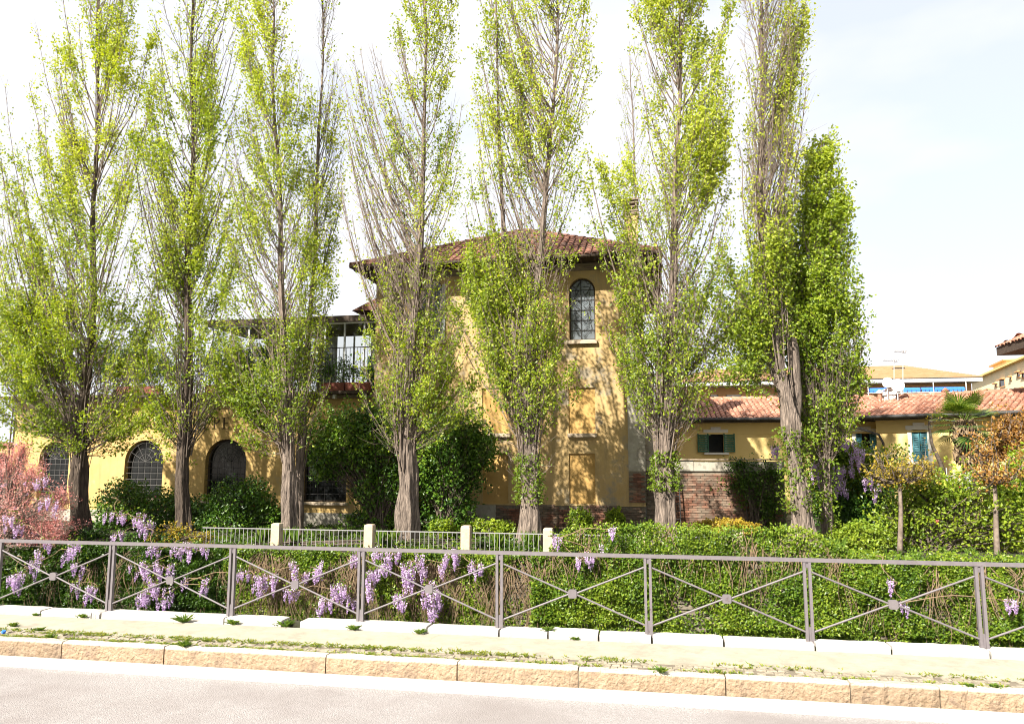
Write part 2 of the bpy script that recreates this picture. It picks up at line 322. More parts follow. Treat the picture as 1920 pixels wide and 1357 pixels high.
# ------------------------------------------------------------------ the railing along the canal
rail = thing('canal_railing', 'mauve grey metal railing with crossed bars running along the pavement edge', 'railing', (0, RY, 0))
px = [207, 436, 681, 940.5, 1220.5, 1517, 1837]; PXs = [PX(x, 1100, RY) for x in px]
st = (PXs[-1]-PXs[0])/6; PXs = [PXs[0]+st*i for i in range(-2, 9)]
ZT = PH(960, 1033, RY)
g = G(); g.box(PXs[0]-.1, PXs[-1]+.1, RY-.03, RY+.03, ZT-.045, ZT); g.build('top_rail', M['rail'], rail)
for i, x in enumerate(PXs):
    g = G()
    for s in (-1, 1): g.box(x+s*.033-.017, x+s*.033+.017, RY-.025, RY+.025, -.06, ZT-.045)
    g.box(x-.017, x+.017, RY-.012, RY+.006, -.05, .16); g.box(x-.017, x+.017, RY-.012, RY+.006, ZT-.12, ZT-.045)
    g.build('post', M['rail'], rail)
    if i < len(PXs)-1:
        a, b = x+.05, PXs[i+1]-.05; m = (a+b)/2; zl, zh = .10, ZT-.17; zm = (zl+zh)/2
        for (za, zb) in ((zl, zm), (zh, zm)):
            g = G(); g.tube([(a, RY, za), (m-.03, RY, zb)], .0125, 8); g.build('diagonal_bar', M['rail'], rail, True)
            g = G(); g.tube([(b, RY, za), (m+.03, RY, zb)], .0125, 8); g.build('diagonal_bar', M['rail'], rail, True)
        poly = [(m+ex*.056, RY-.02, zm+ez*.056) for ex, ez in ((-1, -.7), (-.7, -1), (.7, -1), (1, -.7), (1, .7), (.7, 1), (-.7, 1), (-1, .7))]
        g = G(); g.prism(poly, (0, .04, 0)); n = g.build('joint_plate', M['rail'], rail)

# ------------------------------------------------------------------ far canal wall with its stones
cw = G(); cw.box(-40, 40, 17.25, 17.5, -4, 0.0); cw = tag(cw.build('canal_wall', M['wallback']), kind='structure')
rs = np.random.RandomState(11); cnt = 0; rest = G()
for row in range(17):
    x = -20.0+rs.rand()*.3; z = -1.95+row*.115
    while x < 12.5:
        wd = rs.uniform(.16, .42); h = rs.uniform(.085, .105); low = row < 9 and x > -4
        if low and cnt < 300:
            g = G(); rough_block(g, x, x+wd-.02, 17.20+rs.uniform(0, .03), 17.3, z, z+h, .02, 2, int(rs.rand()*1e6)); g.build('stone', M['stone'], cw); cnt += 1
        else: rough_block(rest, x, x+wd-.02, 17.20+rs.uniform(0, .03), 17.3, z, z+h, .02, 2, int(rs.rand()*1e6))
        x += wd
rest.build('wall_stone', M['stone'], cw)['kind'] = 'stuff'

# ------------------------------------------------------------------ small garden fence on the wall
gf = thing('garden_fence', 'low pale iron picket fence between stone posts on the canal wall', 'fence', (0, FY, 0))
fps = [PX(x, 1005, FY) for x in (346, 519, 693, 874, 1028)]; fps = [PX(372, 1005, FY)]+fps[1:]+[fps[-1]+2.15*k for k in (1, 2)]
zt = PH(760, 983, FY)
for i, x in enumerate(fps):
    if i == 0: continue
    g = G(); w2 = .11; hh = zt+rnd.uniform(-.02, .02)
    v = [(x-w2, FY-w2), (x+w2, FY-w2), (x+w2, FY+w2), (x-w2, FY+w2)]
    sec = [(-.1, 1), (hh-.06, 1), (hh-.015, .93), (hh, .7)]
    vv = [(x+(a-x)*s_, FY+(b-FY)*s_, z) for z, s_ in sec for a, b in v]
    f = [(k*4+j, k*4+(j+1) % 4, k*4+4+(j+1) % 4, k*4+4+j) for k in range(3) for j in range(4)]+[(12, 13, 14, 15)]
    g.add(vv, f); g.build('stone_post', M['sill'], gf)
zr = PH(600, 992, FY)
for i in range(len(fps)-1):
    a, b = fps[i]+.11, fps[i+1]-.11
    g = G(); g.box(a, b, FY-.012, FY+.012, zr-.022, zr); g.build('rail', M['fence'], gf)
    g = G(); g.box(a, b, FY-.012, FY+.012, .04, .06); g.build('rail', M['fence'], gf)
    n = int((b-a)/.115)
    for k in range(1, n):
        x = a+(b-a)*k/n; g = G(); g.box(x-.0055, x+.0055, FY-.006, FY+.006, .062, zr-.024); g.build('picket', M['fence'], gf)

# ------------------------------------------------------------------ walls with openings
def wall(g, x0, x1, z0, z1, y, ops, depth=.0, yb=None):
    """front face at y; ops = (xa, xb, za, zb, arched)"""
    xs = sorted(set([x0, x1]+[o[0] for o in ops]+[o[1] for o in ops])); zs = sorted(set([z0, z1]+[o[2] for o in ops]+[o[3] for o in ops]))
    for i in range(len(xs)-1):
        for j in range(len(zs)-1):
            cx, cz = (xs[i]+xs[i+1])/2, (zs[j]+zs[j+1])/2
            if any(o[0] < cx < o[1] and o[2] < cz < o[3] for o in ops): continue
            g.quad((xs[i], y, zs[j]), (xs[i+1], y, zs[j]), (xs[i+1], y, zs[j+1]), (xs[i], y, zs[j+1]))
    for (xa, xb, za, zb, arch, dp) in ops:
        if arch:
            r = (xb-xa)/2; n = 16; c = (xa+xb)/2; zc = zb-r
            pts = [(c-r*math.cos(math.pi*k/n), zc+r*math.sin(math.pi*k/n)) for k in range(n+1)]
            for k in range(n):
                (p0, q0), (p1, q1) = pts[k], pts[k+1]
                g.quad((p0, y, q0), (p1, y, q1), (p1, y, zb), (p0, y, zb)); g.quad((p0, y, q0), (p0, y+dp, q0), (p1, y+dp, q1), (p1, y, q1))
            ztop = zc
        else:
            g.quad((xa, y, zb), (xa, y+dp, zb), (xb, y+dp, zb), (xb, y, zb)); ztop = zb
        g.quad((xa, y, za), (xa, y+dp, za), (xa, y+dp, ztop), (xa, y, ztop)); g.quad((xb, y+dp, za), (xb, y, za), (xb, y, ztop), (xb, y+dp, ztop))
        g.quad((xa, y+dp, za), (xa, y, za), (xb, y, za), (xb, y+dp, za))
def arch_poly(xa, xb, za, zb, y, n=14):
    r = (xb-xa)/2; c = (xa+xb)/2; zc = zb-r
    return [(xa, y, za), (xb, y, za)]+[(c+r*math.cos(math.pi*k/n), y, zc+r*math.sin(math.pi*k/n)) for k in range(n+1)]
def R_(x0, x1, yt, yb, Y): return (PX(x0, (yt+yb)/2, Y), PX(x1, (yt+yb)/2, Y), PH((x0+x1)/2, yb, Y), PH((x0+x1)/2, yt, Y))

# ------------------------------------------------------------------ coppi roof tiles
def tile_mesh(name, m, wd, ln, h):
    g = G(); n = 5; v = []
    for (t, s) in ((0, 1.0), (ln, .82)):
        for k in range(n+1):
            a = math.pi*k/n; v.append((-wd/2*s*math.cos(a), t, h*s*math.sin(a)+(0.012 if t == 0 else 0)))
    for (t, s) in ((0, .86),):
        for k in range(n+1): a = math.pi*k/n; v.append((-wd/2*s*math.cos(a), t, h*s*math.sin(a)-.004))
    f = [(k, k+1, k+n+2, k+n+1) for k in range(n)]+[(k, 2*n+2+k, 2*n+3+k, k+1) for k in range(n)]
    g.add(v, f); o = g.build(name, m); me = o.data; bpy.data.objects.remove(o); return me
def tile_roof(parent, m, quadpts, wd=.24, ln=.40, nparts=300, name='roof_tile', seed=0, parts=True):
    """tiles over the planar polygon; quadpts[0]->quadpts[1] is the eave"""
    p = [np.asarray(q, float) for q in quadpts]; ex = p[1]-p[0]; W = np.linalg.norm(ex); ex /= W
    nrm = np.cross(ex, p[-1]-p[0]); nrm /= np.linalg.norm(nrm); ey = np.cross(nrm, ex)
    if nrm[2] < 0: nrm = -nrm; ey = -ey
    if ey[2] < 0: ey = -ey
    uv = [((q-p[0])@ex, (q-p[0])@ey) for q in p]
    def inside(u, v):
        c = False; n = len(uv)
        for i in range(n):
            (a, b), (c_, d) = uv[i], uv[(i+1) % n]
            if (b > v) != (d > v) and u < (c_-a)*(v-b)/(d-b)+a: c = not c
        return c
    me = tile_mesh(name, m, wd*.94, ln*1.12, .07); mat4 = np.stack([ex, ey, nrm], 1); r = np.random.RandomState(seed)
    from mathutils import Matrix
    eul = Matrix(mat4.tolist()).to_euler(); rest = G(); cnt = 0
    V = np.array([v.co for v in me.vertices]); Fc = [tuple(q.vertices) for q in me.polygons]
    H = max(v for u, v in uv); nr = int(H/ln)+1
    for j in range(nr):
        for i in range(int(W/wd)+1):
            u, v = (i+.5)*wd, j*ln-.05
            if not inside(u, max(v, .02)+ln*.3): continue
            loc = p[0]+ex*(u+r.normal()*.006)+ey*(v+r.normal()*.012)+nrm*.015
            if parts and cnt < nparts: piece(me, name, parent, loc, rot=eul); cnt += 1
            else: rest.add((V*(1, 1, r.uniform(.9, 1.15)))@mat4.T+loc, Fc, r.rand())
    if rest.v:
        o = rest.build('tile_field' if parts else name, m, parent); o['kind'] = 'stuff'

# ------------------------------------------------------------------ bricks
def brick_mesh(m):
    g = G(); rough_block(g, 0, .245, 0, .05, 0, .062, .007, 2, 9, .3); o = g.build('brick', m); me = o.data; bpy.data.objects.remove(o); return me
BM = None
def bricks(parent, x0, x1, z0, z1, y, nparts, seed=0, skip=None, ragged=None):
    global BM
    BM = BM or brick_mesh(M['brick'])
    r = np.random.RandomState(seed); V = np.array([v.co for v in BM.vertices]); Fc = [tuple(q.vertices) for q in BM.polygons if len(q.vertices) == 4]
    rest = G(); cnt = 0; row = 0; z = z0
    while z+.062 <= z1+.001:
        x = x0+(row % 2)*.13
        while x+.2 < x1:
            xx = x+r.normal()*.003
            if not (skip and skip(xx+.12, z+.03)) and not (ragged and z+.06 > ragged(xx+.12)):
                loc = np.array((xx, y-.05+.02+r.uniform(-.010, .012), z)); sc = (min(1, (x1-x)/.25), 1, 1)
                if cnt < nparts: piece(BM, 'brick', parent, loc, sc); cnt += 1
                else: rest.add(V*sc+loc, Fc, r.rand())
            x += .258
        z += .076; row += 1
    if rest.v: rest.build('brick_courses', M['brick'], parent)['kind'] = 'stuff'

# ------------------------------------------------------------------ the tower house
TX0, TX1 = PX(702, 700, HY), PX(1206, 700, HY)
ZE = PH(1000, 500, HY)                 # top of wall under the soffit
tower = thing('tower_house', 'tall yellow plastered house with hipped terracotta roof and arched upper window', 'house', ((TX0+TX1)/2, HY, 0))
zb = PH(1060, 948, HY)                 # plaster ends, brick base begins
cols = [(783, 829), (905, 953), (1067, 1116)]
ops = []; w_top = []
for k, (a, b) in enumerate(cols):
    xa, xb, za, zc = R_(a, b, 521, 637, HY)
    ops.append((xa, xb, za, zc, True, .22 if k != 1 else .08)); w_top.append((xa, xb, za, zc))
    xa, xb, za, zc = R_(a-1, b, 727, 812, HY); ops.append((xa, xb, za, zc, False, .05))
    xa, xb, za, zc = R_(a, b, 850, 944, HY); ops.append((xa, xb, max(za, zb+.01), zc, False, .06))
g = G(); wall(g, TX0, TX1, zb, ZE, HY, ops)
TD = 8.4
g.quad((TX0, HY, zb), (TX0, HY+TD, zb), (TX0, HY+TD, ZE), (TX0, HY, ZE)); g.quad((TX1, HY, zb), (TX1, HY+TD, zb), (TX1, HY+TD, ZE), (TX1, HY, ZE))
g.quad((TX0, HY+TD, zb), (TX1, HY+TD, zb), (TX1, HY+TD, ZE), (TX0, HY+TD, ZE))
tw = g.build('wall', M['yellow'], tower)
for o in ops:
    if o[4] and o[5] > .1: continue
    g = G(); y = HY+o[5]
    if o[4]: g.add(arch_poly(*o[:4], y), [list(range(17))])
    else: g.quad((o[0], y, o[2]), (o[1], y, o[2]), (o[1], y, o[3]), (o[0], y, o[3]))
    g.build('blind_panel', M['niche'] if not o[4] else M['yellow'], tower)
g = G(); g.box(TX1+.003, PX(1229, 800, HY+.4), HY+.4, HY+4, -.1, PH(1215, 700, HY+.4)); g.build('side_lean_to', M['gplaster'], tower)
g = G(); g.box(TX0+.02, TX1-.02, HY+.03, HY+.3, -.3, zb); g.build('footing', M['mortar'], tower)
# brick base, laid bare where the plaster has fallen
bx0 = PX(930, 960, HY)
bricks(tower, bx0, TX1-.01, .02, zb+.10, HY, 300, 4, ragged=lambda x: zb+.02+.10*math.sin(x*3.1)+.05*math.sin(x*9))
g = G(); g.box(TX0+.01, bx0-.01, HY+.005, HY+.03, -.1, zb); g.build('grey_base', M['gplaster'], tower)
# grey weathered strip at the right corner
xs = PX(1177, 800, HY); g = G(); g.box(xs, TX1+.012, HY-.03, HY-.002, PH(1190, 883, HY), PH(1190, 600, HY)); g.build('corner_strip', M['gplaster'], tower)
g = G(); g.box(xs, TX1+.012, HY-.025, HY-.002, zb+.13, PH(1190, 883, HY)-.004); g.build('corner_footing', M['mortar'], tower)
bricks(tower, xs+.004, TX1+.01, zb+.14, PH(1190, 883, HY)-.01, HY-.03, 60, 14)
# peeling patches: thin plaster shells
for (cx, cy, wx, wz, sd) in ():
    c = P(cx, cy, HY); n = 26; poly = []
    for k in range(n):
        a = 2*math.pi*k/n; rr = 1+.35*math.sin(a*3+sd)+.2*math.sin(a*7+sd*2)+.1*math.sin(a*11)
        poly.append((c[0]+wx*.5*rr*math.cos(a), HY-.008, max(.3, c[2]+wz*.5*rr*math.sin(a))))
    if sd in (1, 2, 4): continue
    g = G(); g.prism(poly, (0, .006, 0)); g.build('plaster_patch', M['gplaster'], tower)
# sills
for (a, b, yy, th) in ((1062, 1119, 637, 7), (1064, 1119, 812, 7), (900, 957, 812, 7), (780, 833, 637, 7), (900, 957, 640, 6)):
    x0, x1, z0, z1 = R_(a, b, yy, yy+th, HY-.1); g = G(); rough_block(g, x0, x1, HY-.13, HY+.02, z0, z1, .012, 4, int(a)); s_ = g.build('sill', M['sill'], tower)
# cornice mouldings and roof
for k, (o_, za, zc) in enumerate(((.05, 0, .07), (.10, .07, .13), (.17, .13, .22))):
    g = G(); g.box(TX0-o_, TX1+o_, HY-o_, HY-.001, ZE-.22+za, ZE-.22+zc-.004); g.box(TX0-o_, TX0-.001, HY, HY+TD, ZE-.22+za, ZE-.22+zc-.004); g.box(TX1+.001, TX1+o_, HY, HY+TD, ZE-.22+za, ZE-.22+zc-.004)
    g.build('cornice_moulding', M['cornice'], tower)
OV = .85; ec = P(657, 500, HY-OV); ZR = ec[2]
rx0, rx1, ry0, ry1 = ec[0], TX1+(TX0-ec[0]), HY-OV, HY+TD+OV
apex = np.array(((rx0+rx1)/2, (ry0+ry1)/2, 0)); apex[2] = PH(948, 436, apex[1])
cor = [np.array((rx0, ry0, ZR)), np.array((rx1, ry0, ZR)), np.array((rx1, ry1, ZR)), np.array((rx0, ry1, ZR))]
g = G()
for k in range(4):
    g.add([cor[k], cor[(k+1) % 4], apex], [(0, 1, 2)])
g.add([c-(0, 0, .05) for c in cor], [(0, 3, 2, 1)])
for k in range(4): a, b = cor[k], cor[(k+1) % 4]; g.quad(a-(0, 0, .05), b-(0, 0, .05), b, a)
roof = g.build('roof', M['wood_dark'], tower)
tile_roof(roof, M['tile'], [cor[0], cor[1], apex], nparts=300, seed=1)
tile_roof(roof, M['tile'], [cor[3], cor[0], apex], nparts=0, name='side_tile', seed=2, parts=False)
tile_roof(roof, M['tile'], [cor[1], cor[2], apex], nparts=0, name='side_tile', seed=3, parts=False)
for a in (cor[0], cor[1]):
    g = G(); n = 16
    for k in range(n):
        p0 = a+(apex-a)*k/n; p1 = a+(apex-a)*(k+1.1)/n; g.tube([p0+(0, 0, .05), p1+(0, 0, .03)], [.10, .08], 8)
    g.build('hip_tiles', M['tile'], roof)
nraf = 22
for k in range(nraf):
    x = rx0+.15+(rx1-rx0-.3)*k/(nraf-1); g = G(); g.beam((x, ry0+.03, ZR-.10), (x, HY, ZR-.02+.0), .08, .10); g.build('rafter', M['wood_dark'], tower)
for k in range(12):
    y = HY+.3+k*.7
    for xx, xe in ((rx0+.03, TX0), (rx1-.03, TX1)):
        g = G(); g.beam((xx, y, ZR-.10), (xe, y, ZR-.02), .08, .10); g.build('rafter', M['wood_dark'], tower)
g = G(); g.tube([(rx0, ry0-.05, ZR-.03), (rx1, ry0-.05, ZR-.03)], .05, 8); g.build('gutter', M['wood_dark'], tower)
# windows of the top floor
def leaded_window(parent, xa, xb, za, zc, y, seed=1):
    fr = G(); pl = arch_poly(xa, xb, za, zc, y+.14); c = ((xa+xb)/2, y, zc-(xb-xa)/2)
    P0 = np.array(pl); inner = P0.copy(); m_ = np.array((c[0], 0, (za+zc)/2)); sx = 1-.09/(xb-xa); sz = 1-.09/(zc-za)
    inner[:, 0] = c[0]+(P0[:, 0]-c[0])*sx; inner[:, 2] = m_[2]+(P0[:, 2]-m_[2])*sz
    n = len(P0)
    for k in range(n): j = (k+1) % n; fr.quad(P0[k], P0[j], inner[j], inner[k]); fr.quad(inner[k], inner[j], inner[j]+(0, .05, 0), inner[k]+(0, .05, 0))
    w_ = fr.build('window', M['wood_dark'], parent)
    g = G(); g.add(inner+(0, .03, 0), [list(range(n))]); g.build('pane', M['glass_l'], w_)
    g = G(); yy = y+.15
    for k in range(1, 6): z = za+(zc-za)*(k/6)*.98; g.box(xa+.04, xb-.04, yy, yy+.02, z-.011, z+.011)
    g.build('glazing_bar', M['iron'], w_)
    g = G(); r = np.random.RandomState(seed); cx = c[0]
    for s in (-1, 1):
        for k in range(7):
            z0 = za+.1+(zc-za-.5)*k/7; pts = [(cx+s*(.03+.30*math.sin(t*math.pi)*(.6+.4*r.rand())), yy-.02, z0+t*(.5+.3*r.rand())) for t in np.linspace(0, 1, 9)]
            pts = [(min(max(p[0], xa+.05), xb-.05), p[1], min(p[2], zc-.08)) for p in pts]
            g.tube(pts, .008, 4)
    g.tube([(cx-.05, yy-.02, za+.04), (cx-.05, yy-.02, zc-.06)], .012, 4)
    g.build('scroll_grille', M['iron'], w_, True)
    return w_
leaded_window(tower, *w_top[2], HY); leaded_window(tower, *w_top[0], HY, 5)
xa, xb, za, zc = w_top[0]
g = G(); g.box(xb+.01, xb+.12, HY-.05, HY-.01, za, zc-.25); g.build('open_shutter', M['frame'], tower)
# ball-like wall lamp and hook on the wall
c = P(886, 576, HY-.08); g = G()
for k in range(6):
    a0, a1 = math.pi*k/6, math.pi*(k+1)/6; g.tube([c+(0, 0, .09*math.cos(a0)), c+(0, 0, .09*math.cos(a1))], [max(.002, .09*math.sin(a0)), max(.002, .09*math.sin(a1))], 10)
g.beam(c, c+(0, .09, 0), .03, .03); g.build('wall_vent_ball', M['iron'], tower, True)
# chimney
CY = HY+3.2; x0, x1, z0, z1 = R_(1171, 1196, 402, 480, CY)
chim = G(); chim.box(x0, x1, CY, CY+.6, z0-1.4, z1); chim = chim.build('chimney', M['yellow'], tower)
zt_ = PH(1183, 372, CY); g = G(); g.box(x0-.05, x1+.05, CY-.05, CY+.65, z1, z1+.08); g.box(x0-.05, x1+.05, CY-.05, CY+.65, zt_-.07, zt_)
for k in range(3): z = z1+.08+(zt_-.07-z1-.08)*(k+.5)/3; g.box(x0-.02, x1+.02, CY-.02, CY+.62, z-.03, z+.02)
for (a, b) in ((x0, CY), (x1-.08, CY), (x0, CY+.52), (x1-.08, CY+.52)): g.box(a, a+.08, b, b+.08, z1+.08, zt_-.07)
g.build('chimney_cap', M['cornice'], chim)

# ------------------------------------------------------------------ the low wing with arched windows
LX0 = PX(24, 850, HY); LY = HY+.02; ZL = PH(400, 762, LY); zp = PH(400, 958, LY)
wing = thing('low_wing', 'single storey warm yellow wing with arched barred windows and roof terrace', 'house', ((LX0+TX0)/2, LY, 0))
ops = []
for (a, b, t, bo) in ((72, 128, 828, 934), (233, 305, 825, 934), (384, 461, 823, 938), (567, 650, 822, 941)):
    xa, xb, za, zc = R_(a, b, t, bo, LY); ops.append((xa, xb, za, zc, True, .28))
ZC = PH(400, 744, LY)
g = G(); wall(g, LX0, TX0-.003, zp, ZC, LY, ops); g.quad((LX0, LY, zp), (LX0, LY+7, zp), (LX0, LY+7, ZC), (LX0, LY, ZC)); g.build('wall', M['yellow2'], wing)
g = G(); g.box(LX0-.02, TX0-.003, LY-.03, LY+.2, -.2, zp-.002); g.build('grey_base', M['gplaster'], wing)
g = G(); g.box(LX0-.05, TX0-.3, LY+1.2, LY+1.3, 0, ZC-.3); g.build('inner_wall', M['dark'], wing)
for k, (xa, xb, za, zc, _, dp) in enumerate(ops):
    g = G(); n = 12; c = (xa+xb)/2; r = (xb-xa)/2; y = LY+.20
    P0 = np.array(arch_poly(xa, xb, za, zc, y)); inner = P0.copy(); inner[:, 0] = c+(P0[:, 0]-c)*.9; inner[:, 2] = (za+zc)/2+(P0[:, 2]-(za+zc)/2)*.95
    for i in range(len(P0)): j = (i+1) % len(P0); g.quad(P0[i], P0[j], inner[j], inner[i])
    w_ = g.build('window', M['wood_dark'], wing)
    g = G(); g.add(inner+(0, .03, 0), [list(range(len(P0)))]); g.build('pane', M['glass'], w_)
    g = G(); y = LY+.08; zs = zc-r
    for i in range(1, 6):
        x = xa+(xb-xa)*i/6; h = zs; g.tube([(x, y, za+.02), (x, y, h)], .006, 5)
    nb = int((zs-za)/.2)
    for i in range(nb+1): z = za+.05+(zs-za-.05)*i/nb; g.tube([(xa+.01, y-.015, z), (xb-.01, y-.015, z)], .0065, 5)
    for rr in (.35, .62, .88):
        g.tube([(c-r*rr*math.cos(math.pi*t/12), y, zs+r*rr*math.sin(math.pi*t/12)) for t in range(13)], .0065, 5)
    for t in range(1, 6): a = math.pi*t/6; g.tube([(c, y, zs), (c-r*.97*math.cos(a), y, zs+r*.97*math.sin(a))], .006, 5)
    g.build('window_grille', M['iron_m'] if k < 2 else M['iron'], w_, True)
    x0, x1, z0, z1 = xa-.08, xb+.08, za-.09, za
    g = G(); rough_block(g, x0, x1, LY-.12, LY+.1, z0, z1, .01, 4, k+3); g.build('sill', M['sill'], wing)
# painted lettering on the wing wall: the letters that show between the leaves
def letter(ch, px_, y0=782, y1=804):
    y = LY-.012; z0, z1 = PH(px_, y1, LY), PH(px_, y0, LY); h = z1-z0; x0 = PX(px_, 793, LY); g = G(); t = .045
    def bar(a, b, c, d): g.box(x0+a*h, x0+b*h, y, y+.010, z0+c*h, z0+d*h)
    def ser(cx, z): bar(cx-.13, cx+.13+.12, z, z+.05)
    def bowl(zc_, ry, rx, a0=-90, a1=90, xo=.12):
        pts = [(a, ) for a in np.linspace(math.radians(a0), math.radians(a1), 13)]
        for i in range(12):
            a, b = pts[i][0], pts[i+1][0]; w0, w1 = .05+.07*max(0, math.cos(a)), .05+.07*max(0, math.cos(b))
            q = [(x0+(xo+rx*math.cos(v_)-ww*math.cos(v_)*e)*h, z0+(zc_+ry*math.sin(v_)-ww*math.sin(v_)*e)*h) for v_, ww, e in ((a, w0, 0), (b, w1, 0), (b, w1, 1), (a, w0, 1))]
            g.prism([(u, y, v) for u, v in q], (0, .010, 0))
    if ch == 'P': bar(0, .12, .05, .95); ser(0, 0); bar(-.13, .12, .95, 1.0); bowl(.72, .28, .42)
    if ch == 'B': bar(0, .12, .05, .95); bar(-.13, .12, 0, .05); bar(-.13, .12, .95, 1.0); bowl(.75, .25, .36); bowl(.26, .26, .44)
    if ch == 'E': bar(0, .12, .05, .95); bar(-.13, .55, 0, .055); bar(-.13, .52, .945, 1.0); bar(.12, .4, .48, .53); bar(.50, .55, .055, .2); bar(.47, .52, .82, .945)
    if ch == 'A':
        for q in (((.0, 0), (.07, 0), (.37, 1), (.31, 1)), ((.60, 0), (.74, 0), (.39, 1), (.31, 1))): g.prism([(x0+u*h, y+(.001 if q[0][0] else 0), z0+v*h) for u, v in q], (0, .010, 0))
        g.box(x0+.14*h, x0+.6*h, y+.002, y+.011, z0+.33*h, z0+.38*h); bar(-.08, .15, -.03, .0); bar(.5, .82, -.03, 0)
    if ch == 'I': bar(0, .12, .05, .95); ser(0, 0); ser(0, .95)
    if ch == 'N':
        bar(0, .07, .05, .95); bar(.62, .69, .05, 1); bar(-.1, .17, 0, .05); bar(.5, .8, .95, 1.0)
        g.prism([(x0+u*h, y, z0+v*h) for u, v in ((-.08, 1), (.08, 1), (.69, 0), (.6, 0))], (0, .010, 0))
    if ch == 'J': bar(.3, .42, .1, .95); bar(.17, .55, .95, 1.0); bowl(.12, .2, .2, 180, 330, .22)
    g.build('letter', M['letter'], wing)
for ch, x in (('I', 266), ('A', 272), ('N', 289), ('I', 370), ('P', 383), ('P', 401), ('E', 419), ('J', 473), ('B', 485)): letter(ch, x)
# cornice, gutter and ledge of the wing
g = G(); g.box(LX0-.35, TX0-.003, LY-.48, LY+7, ZC, ZC+.10); g.build('terrace_slab', M['wood_dark'], wing)
g = G(); g.box(LX0-.2, TX0-.003, LY-.18, LY-.002, ZC-.12, ZC-.003); g.build('cornice_moulding', M['cornice'], wing)
for x in (212, 573, 628, 685):
    a = PX(x, 752, LY-.2); g = G(); g.box(a-.05, a+.05, LY-.30, LY-.185, ZC-.15, ZC-.004); g.build('white_bracket', M['white'], wing)
zz0, zz1 = PH(600, 735, LY-.25), PH(600, 718, LY-.25)
g = G(); g.box(LX0, TX0-.003, LY-.30, LY-.28, ZC+.103, zz0); g.build('gutter_board', M['wood_dark'], wing)
n = 16
for k in range(n):
    a = LX0+(TX0-.05-LX0)*k/n; b = LX0+(TX0-.05-LX0)*(k+1)/n-.06
    pm = 4.5 < TX0-a < 6.6 or a > TX0-1.9 or 8.5 < TX0-a < 9.8
    if not pm: continue
    g = G(); g.box(a, b, LY-.28, LY-.02, zz0+.003, zz1); g.build('flower_trough', M['red'], wing)
# terrace railing
trl = thing('terrace_railing', 'black iron railing with thin upright bars along the roof terrace', 'railing', (TX0-3, LY+.1, ZC+.1))
zq = PH(600, 652, LY+.05); g = G(); g.box(LX0+.05, TX0-.1, LY+.04, LY+.075, zq-.03, zq); g.build('top_rail', M['iron'], trl)
g = G(); g.box(LX0+.05, TX0-.1, LY+.045, LY+.07, zz1+.02, zz1+.04); g.build('bottom_rail', M['iron'], trl)
x = LX0+.1; k = 0
while x < TX0-.12:
    g = G(); g.box(x-.007, x+.007, LY+.05, LY+.064, ZC+.1, zq-.03); g.build('bar', M['iron'], trl); x += .13; k += 1
# glazed veranda on the terrace
VX0 = PX(405, 650, LY+1.2); VX1 = TX0-.02; VY0, VY1 = LY+.9, LY+3.6; VZ0 = ZC+.1; VZ1 = PH(650, 604, VY0)
ver = thing('glazed_veranda', 'glass walled veranda with pale metal frame on the roof terrace beside the tower', 'veranda', ((VX0+VX1)/2, VY0, VZ0))
nb = 9
for k in range(nb+1):
    x = VX0+(VX1-VX0)*k/nb
    for yy in (VY0, VY1):
        g = G(); g.box(x-.03, x+.03, yy, yy+.06, VZ0, VZ1); g.build('mullion', M['frame'], ver)
    if k < nb:
        x2 = VX0+(VX1-VX0)*(k+1)/nb
        g = G(); g.quad((x+.035, VY0+.03, VZ0+.1), (x2-.035, VY0+.03, VZ0+.1), (x2-.035, VY0+.03, VZ1-.05), (x+.035, VY0+.03, VZ1-.05)); g.build('pane', M['clear'], ver)
        if k % 3 == 1:
            g = G(); g.box(x+.03, x2-.03, VY1+.0, VY1+.06, VZ0, VZ1); g.build('back_panel', M['frame'], ver)
zl = PH(650, 630, VY1); g = G(); g.box(VX0, VX1, VY1-.02, VY1+.08, zl, VZ1+.0); g.build('lintel', M['wood_dark'], ver)
g = G(); g.box(VX0, VX1, VY0-.03, VY0-.002, VZ1-.06, VZ1-.002); g.box(VX0, VX1, VY0-.02, VY0-.002, VZ0+.9, VZ0+.94); g.build('frame_rail', M['white'], ver)
g = G(); g.box(VX0-.2, VX1, VY0-.15, VY1+.2, VZ1, VZ1+.22); g.build('flat_roof', M['wood_dark'], ver)
g = G(); g.box(VX1-.55, VX1-.05, VY0-.10, VY0-.05, VZ0+.02, VZ0+1.35); g.build('green_shutter', M['green_sh'], ver)
# small lean-to tiles rising to the tower
a = P(675, 590, LY+2.0); b = P(703, 562, LY+2.0)
g = G(); g.prism([(a[0], LY+1.2, a[2]), (TX0-.004, LY+1.2, b[2]+.1), (TX0-.004, LY+1.2, a[2])], (0, 3, 0)); g.build('lean_to_roof', M['tile'], ver)

# low annex at the far left with another arch
ann = thing('side_annex', 'low ochre annex with a dark arch at the left picture edge behind pink blossom', 'outbuilding', (LX0-1.6, LY+.3, 0))
xa, xb = LX0-3.4, LX0-.01; za = PH(0, 835, LY+.3); o = [(LX0-1.25, LX0-.42, .35, za-.28, True, .25)]
g = G(); wall(g, xa, xb, -.1, za, LY+.3, o); g.build('wall', M['yellow2'], ann)
g = G(); g.add(arch_poly(*o[0][:4], LY+.5), [list(range(17))]); g.build('pane', M['glass'], ann)
g = G(); g.box(xa-.1, xb, LY+.18, LY+3, za+.003, za+.12); g.build('roof', M['tile'], ann)

